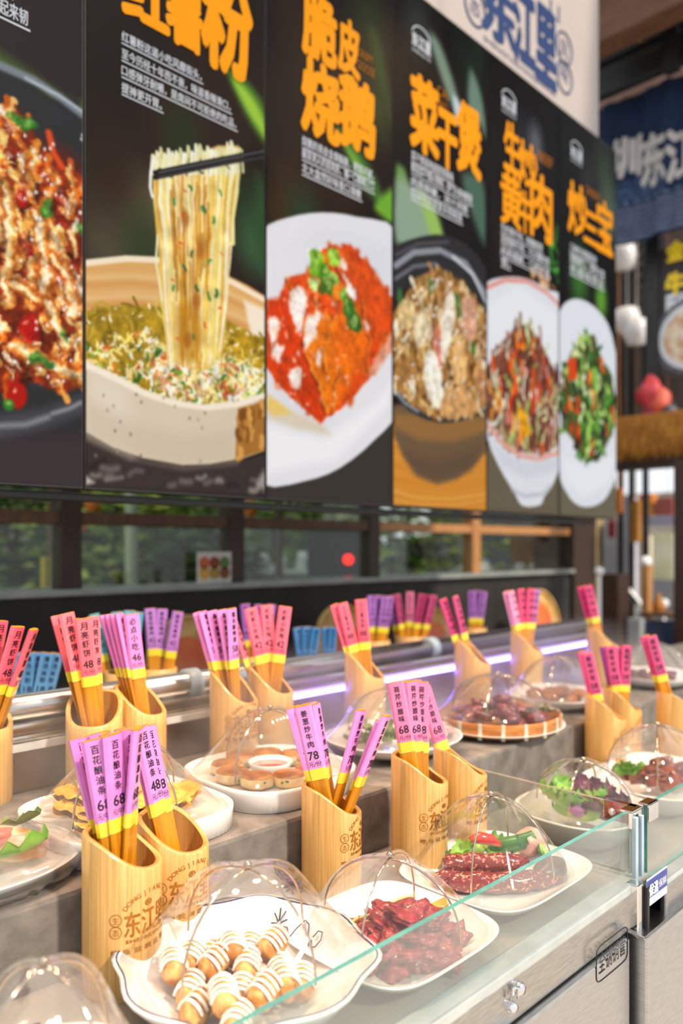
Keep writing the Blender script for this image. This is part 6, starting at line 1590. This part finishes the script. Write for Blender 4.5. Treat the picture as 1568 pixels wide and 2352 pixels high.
for i, (px, py) in enumerate(((1450, 62), (1468, 86), (1522, 36))):
    p = on_x(px, py, 3.42); q = MB(); q.sphere((0, 0, 0), .016, 0, 10, 6); q.tube([(0, 0, 0), (0, .06, .05)], .004, 5); tag(q.build('fairy_bulb', mat('amber_bulb', 'C8923A', 'C8923A', emis=.5), None, True, p), 'small amber bulb strung under the roof', 'bulb', 'amber bulbs under the roof')
q = MB(); q.box((2.7, -.6, EYE + 2.75), (4.2, 3.2, EYE + 2.8)); tag(q.build('ceiling_lane', mat('dark_roof', '2A201A', '3A2C22', scale=4, rough=.8)), 'dark roof over the lane', None, kind='structure')

# black menu board with a yellow character and a noodle bowl
X = 3.9
y0 = on_x(1492, 700, X).y; y1 = on_x(1700, 700, X).y; z1 = on_x(1530, 572, X).z; z0 = on_x(1530, 862, X).z
mbd = empty('menu_board', (X, (y0 + y1) / 2, z0), 0, 'black menu board with yellow characters and a noodle bowl picture', 'sign')
cy2 = (y0 + y1) / 2
q = MB(); q.bbox((0, y1 - cy2, 0), (.04, y0 - cy2, z1 - z0), .004); q.build('board', mat('menu_brown', '2A1F1C', '3E2E28', scale=4, rough=.5), mbd)
q = MB(); q.bbox((-.01, y0 - cy2 - .05, -.1), (.05, y0 - cy2 + .02, z1 - z0 + .1), .004); q.build('frame_post', black_paint, mbd)
q = MB()
for ch, l, r, t, b in (('金', 1532, 1572, 560, 592), ('牛', 1530, 1572, 632, 672)):
    a_ = on_x(l, t, X); c_ = on_x(r, b, X); fit_text(q, ch, -(a_.y - cy2), c_.z - z0, -(c_.y - cy2), a_.z - z0, .06, lambda u, v: (-.002, -u, v)); q.build('yellow_lettering', mat('yellow_ink', 'D8B818', 'D8B818', rough=.5, emis=.25), mbd); q = MB()
a_ = on_x(1530, 680, X); c_ = on_x(1600, 705, X); q = MB(); fit_text(q, 'BEEF NOODLE', -(a_.y - cy2), c_.z - z0, -(c_.y - cy2), a_.z - z0, .05, lambda u, v: (-.002, -u, v)); q.build('white_lettering', ink_white, mbd)
c_ = on_x(1590, 770, X); M = Matrix.Translation((-.003, c_.y - cy2, c_.z - z0)) @ Matrix.Rotation(-math.pi / 2, 4, 'Y')
for nm, r, dz, m in (('printed_bowl', .19, 0, mat('bowl_grey', '4A4C52', '5A5C62', rough=.4)), ('printed_rim', .165, .001, mat('bowl_rim_white', 'D0D4DC', 'E4E6EA', scale=6, rough=.4)), ('printed_noodles', .14, .002, mat('noodle_print', 'C99A6A', 'F0E0C8', scale=18, rough=.5))):
    q = MB(); q.lathe([(.0001, dz + .001), (r, dz + .001), (r, dz)], 32); o = q.build(nm, m, mbd); o.matrix_local = M
# black lattice with white pots
X = 4.3
root = empty('black_lattice', (X, 0, 0), 0, 'black lattice frame beside the menu board', 'lattice')
for i in range(7):
    a_ = on_x(1418, 580 + i * 26, X); b_ = on_x(1495, 580 + i * 26, X); q = MB(); q.box((-.01, b_.y, a_.z - .012), (.01, a_.y, a_.z + .012)); q.build('slat', black_paint, root)
for px in (1425, 1450, 1482):
    a_ = on_x(px, 560, X); q = MB(); q.box((-.012, a_.y - .014, 0), (.012, a_.y + .014, EYE + 2.74)); q.build('upright', black_paint, root)
for i, (px, py) in enumerate(((1440, 735), (1462, 762), (1432, 590))):
    p = on_x(px, py, 4.15); q = MB(); q.tube([(0, 0, .05), (0, 0, EYE + 2.74 - p.z)], .002, 5); q.lathe([(.0001, -.07), (.05, -.07), (.075, .0), (.06, .06), (.0001, .06)], 16); tag(q.build('white_pot', MATS['bright_jar'], None, True, p), ['round white pot before the black lattice', 'lower white pot before the lattice, near the menu board', 'white pot high before the lattice'][i], 'pot')
# pale green panels and red bundles above the thatch
X = 3.85
for i, (pa, pb, ta, tb, lab, m) in enumerate((((1420), 1472, 835, 868, 'pale yellow green panel below the lattice', mat('lime_panel', 'C8D08A', 'DDE2A8', scale=6, rough=.6)), (1418, 1478, 888, 955, 'pale green printed strip beside the red bundle', mat('lime_strip', 'A8B070', 'C4CA90', scale=6, rough=.6)))):
    a_ = on_x(pa, ta, X); b_ = on_x(pb, tb, X); q = MB(); q.bbox((0, b_.y, b_.z), (.03, a_.y, a_.z), .004); tag(q.build('printed_panel', m), lab, 'panel')
for i, (px, py, r, c, lab) in enumerate(((1490, 905, .075, 'C8404A', 'crimson fruit net hanging above the thatch'), (1515, 925, .07, 'D8604A', 'orange red fruit net hanging above the thatch'), (1500, 950, .06, '9A2A3A', 'dark red fruit net low above the thatch'), (1535, 950, .055, '3A3A48', 'dark blue bag hanging above the thatch'))):
    p = on_x(px, py, 3.7); blob('hanging_bag', p, r, mat('bag_%d' % i, c, c, rough=.5), lab, 'bag', None, (.8, .8, 1.1), .3, i)
# thatch fringe
q = MB(); R = random.Random(12); X = 3.6
ya = on_x(1400, 1000, X).y; yb = on_x(1720, 1000, X).y; zt = on_x(1490, 958, X).z; zb = on_x(1490, 1050, X).z
for i in range(1500):
    y = R.uniform(yb, ya); z1_ = zt - R.uniform(0, .10); z0_ = max(z1_ - R.uniform(.1, .2), zb - R.uniform(-.02, .03)); x = X + R.uniform(-.05, .05); w = .006
    q.add([(x, y - w, z1_), (x, y + w, z1_), (x - .01, y + w * .3 + R.uniform(-.01, .01), z0_)], [(0, 1, 2)])
th = empty('thatch_fringe', (0, 0, 0), 0, 'orange straw thatch fringe hanging over the stall behind', 'thatch')
tag(q.build('straw', mat('straw', 'A8681A', 'C9882A', scale=14, rough=.7), th), kind='stuff')
q = MB(); q.bbox((X - .04, yb, zb + .03), (X + .06, ya, zt + .01), .01); q.build('straw_bed', mat('straw_bed', '9A5E18', 'B87A28', scale=24, stretch=(1, 8, 1), rough=.8), th)
q = MB(); q.bbox((X + .02, yb, zb - .05), (X + .10, ya, zb + .02), .006); tag(q.build('lintel_beam', wood_dark), 'dark lintel under the thatch fringe', 'beam')
q = MB(); q.box((5.9, -1.2, EYE + .62), (6.0, 3.6, EYE + 2.75)); tag(q.build('wall_lane', mat('dark_stall_wall', '3A2C24', '54443A', scale=3, rough=.8)), 'dark brown upper stall wall across the lane', None, kind='structure')
# low wall at the far end; the bright strip above it is open sky
q = MB(); q.box((8.4, -3, 0), (8.5, 6, EYE + .60)); tag(q.build('wall_far', mat('far_wall', '8E7F74', 'C9BDB0', scale=1.6, rough=.9)), 'low beige wall at the far end of the lane', None, kind='structure')
# items under the awning
def lane_box(px0, px1, py0, py1, X, m, name, label, cat, th=.06, down=False, up=False, string=False):
    a_ = on_x(px0, py0, X); b_ = on_x(px1, py1, X); q = MB(); q.bbox((0, b_.y, 0 if down else b_.z), (th, a_.y, EYE + 2.74 if up else a_.z), .004)
    if string: q.tube([(th / 2, (a_.y + b_.y) / 2, a_.z - .004), (th / 2, (a_.y + b_.y) / 2, EYE + 2.75)], .002, 5)
    return tag(q.build(name, m, None, False, (X, 0, 0)), label, cat)
M_ = lambda n, a_, b_=None: mat(n, a_, b_, scale=6, rough=.6)
lane_box(1412, 1428, 1122, 1178, 4.0, M_('orange_flag', 'E8853A', 'F09A50'), 'orange_flag', 'small orange flag under the white awning', 'flag', .01, string=True)
lane_box(1395, 1412, 1195, 1235, 4.2, M_('dark_red_card', '8A2A2E', '9A3A3A'), 'red_card', 'dark red hanging card beside the grey column', 'card', .01, string=True)
lane_box(1384, 1422, 1200, 1320, 4.6, M_('grey_column', 'A8A9B2', 'BCBDC6'), 'grey_column', 'grey square column behind the beige post', 'column', .2, down=True)
lane_box(1428, 1448, 1140, 1320, 4.4, M_('lilac_column', 'C4C4D6', 'D2D2E2'), 'lilac_column', 'pale lilac column behind the grey column', 'column', .1, down=True)
lane_box(1446, 1464, 1150, 1245, 3.9, M_('brown_garland', '8A5A1A', 'A8722A'), 'dried_garland', 'brown dried garland hanging in the lane', 'garland', .05, string=True)
lane_box(1450, 1492, 1230, 1330, 5.0, M_('cream_screen', 'D8CDB4', 'E4DAC4'), 'cream_screen', 'cream coloured screen between the columns', 'screen', .04, down=True)
lane_box(1466, 1496, 1135, 1195, 4.8, M_('orange_goods', 'D88A3A', 'E8A050'), 'orange_goods_box', 'orange goods box high in the lane', 'box', .1, string=True)
lane_box(1505, 1545, 1145, 1185, 4.8, M_('brick_goods', '9A4A44', 'AA5A50'), 'brick_red_box', 'brick red box high beside the orange one', 'box', .1, string=True)
lane_box(1470, 1548, 1186, 1206, 4.7, M_('lilac_shelf', '9A9AB0', 'AAAABE'), 'lilac_shelf', 'lilac shelf board across the lane', 'shelf', .1)
lane_box(1498, 1546, 1225, 1340, 5.5, M_('sunny_screen', 'E6E2B4', 'F2F0D8'), 'sunlit_screen', 'bright sunlit yellowish screen at the lane end', 'screen', .04, down=True)
lane_box(1494, 1548, 1330, 1420, 5.4, M_('grey_panel', '8A8A92', '9A9AA0'), 'grey_low_partition', 'grey low partition below the sunlit screen', 'partition', .04, down=True)
lane_box(1372, 1420, 1318, 1410, 3.4, wood_dark, 'wooden_crate', 'dark red brown wooden crate by the beige post', 'crate', .12, down=True)
for i in range(3):
    a_ = on_x(1418 + i * 10, 1328 + i * 12, 4.2); b_ = on_x(1462 + i * 6, 1378 + i * 8, 4.2)
    q = MB(); q.tube([a_, b_], .018, 6); q.tube([b_, (b_.x, b_.y, 0)], .012, 6); tag(q.build('pale_rail', MATS['bright_jar']), ['upper slanting pale rail in the lane', 'middle slanting pale rail in the lane', 'lower slanting pale rail in the lane'][i], 'rail')
lane_box(1472, 1488, 1296, 1412, 3.6, wood_orange, 'railing_post', 'light brown railing post with a white knob', 'post', .05, down=True)
for i, (px, py, r, X_, lab) in enumerate(((1482, 1290, .028, 3.62, 'white knob on the light brown railing post'), (1376, 1312, .022, 3.3, 'round white ball for a blurred light spot beside the beige post'), (1525, 1385, .025, 4.4, 'white ball for a blurred light spot beside the amber bottle'))):
    p = on_x(px, py, X_); q = MB(); q.sphere((0, 0, 0), r, 0, 16, 10)
    if i: q.tube([(0, 0, -r * .9), (0, 0, -p.z)], .008, 6)  # the stemmed balls are added in place of blurred light spots
    tag(q.build('white_ball', MATS['bright_jar'], None, True, p), lab, 'ball')
p = on_x(1512, 1412, 3.7); q = MB(); q.lathe([(.0001, 0), (.028, 0), (.03, .05), (.012, .075), (.011, .10), (.0001, .10)], 14); tag(q.build('amber_bottle', M_('amber_glass', 'A86A1A', 'B87A2A'), None, True, p), 'small amber bottle on the lane counter', 'bottle')
lane_box(1466, 1720, 1412, 1424, 3.5, wood_mid, 'lane_counter_top', 'brown counter board above the navy front', 'counter', .3)
lane_box(1470, 1720, 1426, 1500, 3.5, M_('navy_front', '16294A', '1E3458'), 'navy_counter_front', 'navy blue tiled counter front in the lane', 'counter', .1, down=True)
lane_box(1440, 1470, 1420, 1500, 3.45, M_('pale_grey_box', 'A0A6AA', 'B0B6BA'), 'grey_side_box', 'pale grey box beside the navy counter front', 'box', .1, down=True)
lane_box(1546, 1575, 1060, 1430, 3.3, wood_dark, 'lane_post', 'tall dark brown post at the photo edge', 'post', .08, down=True)
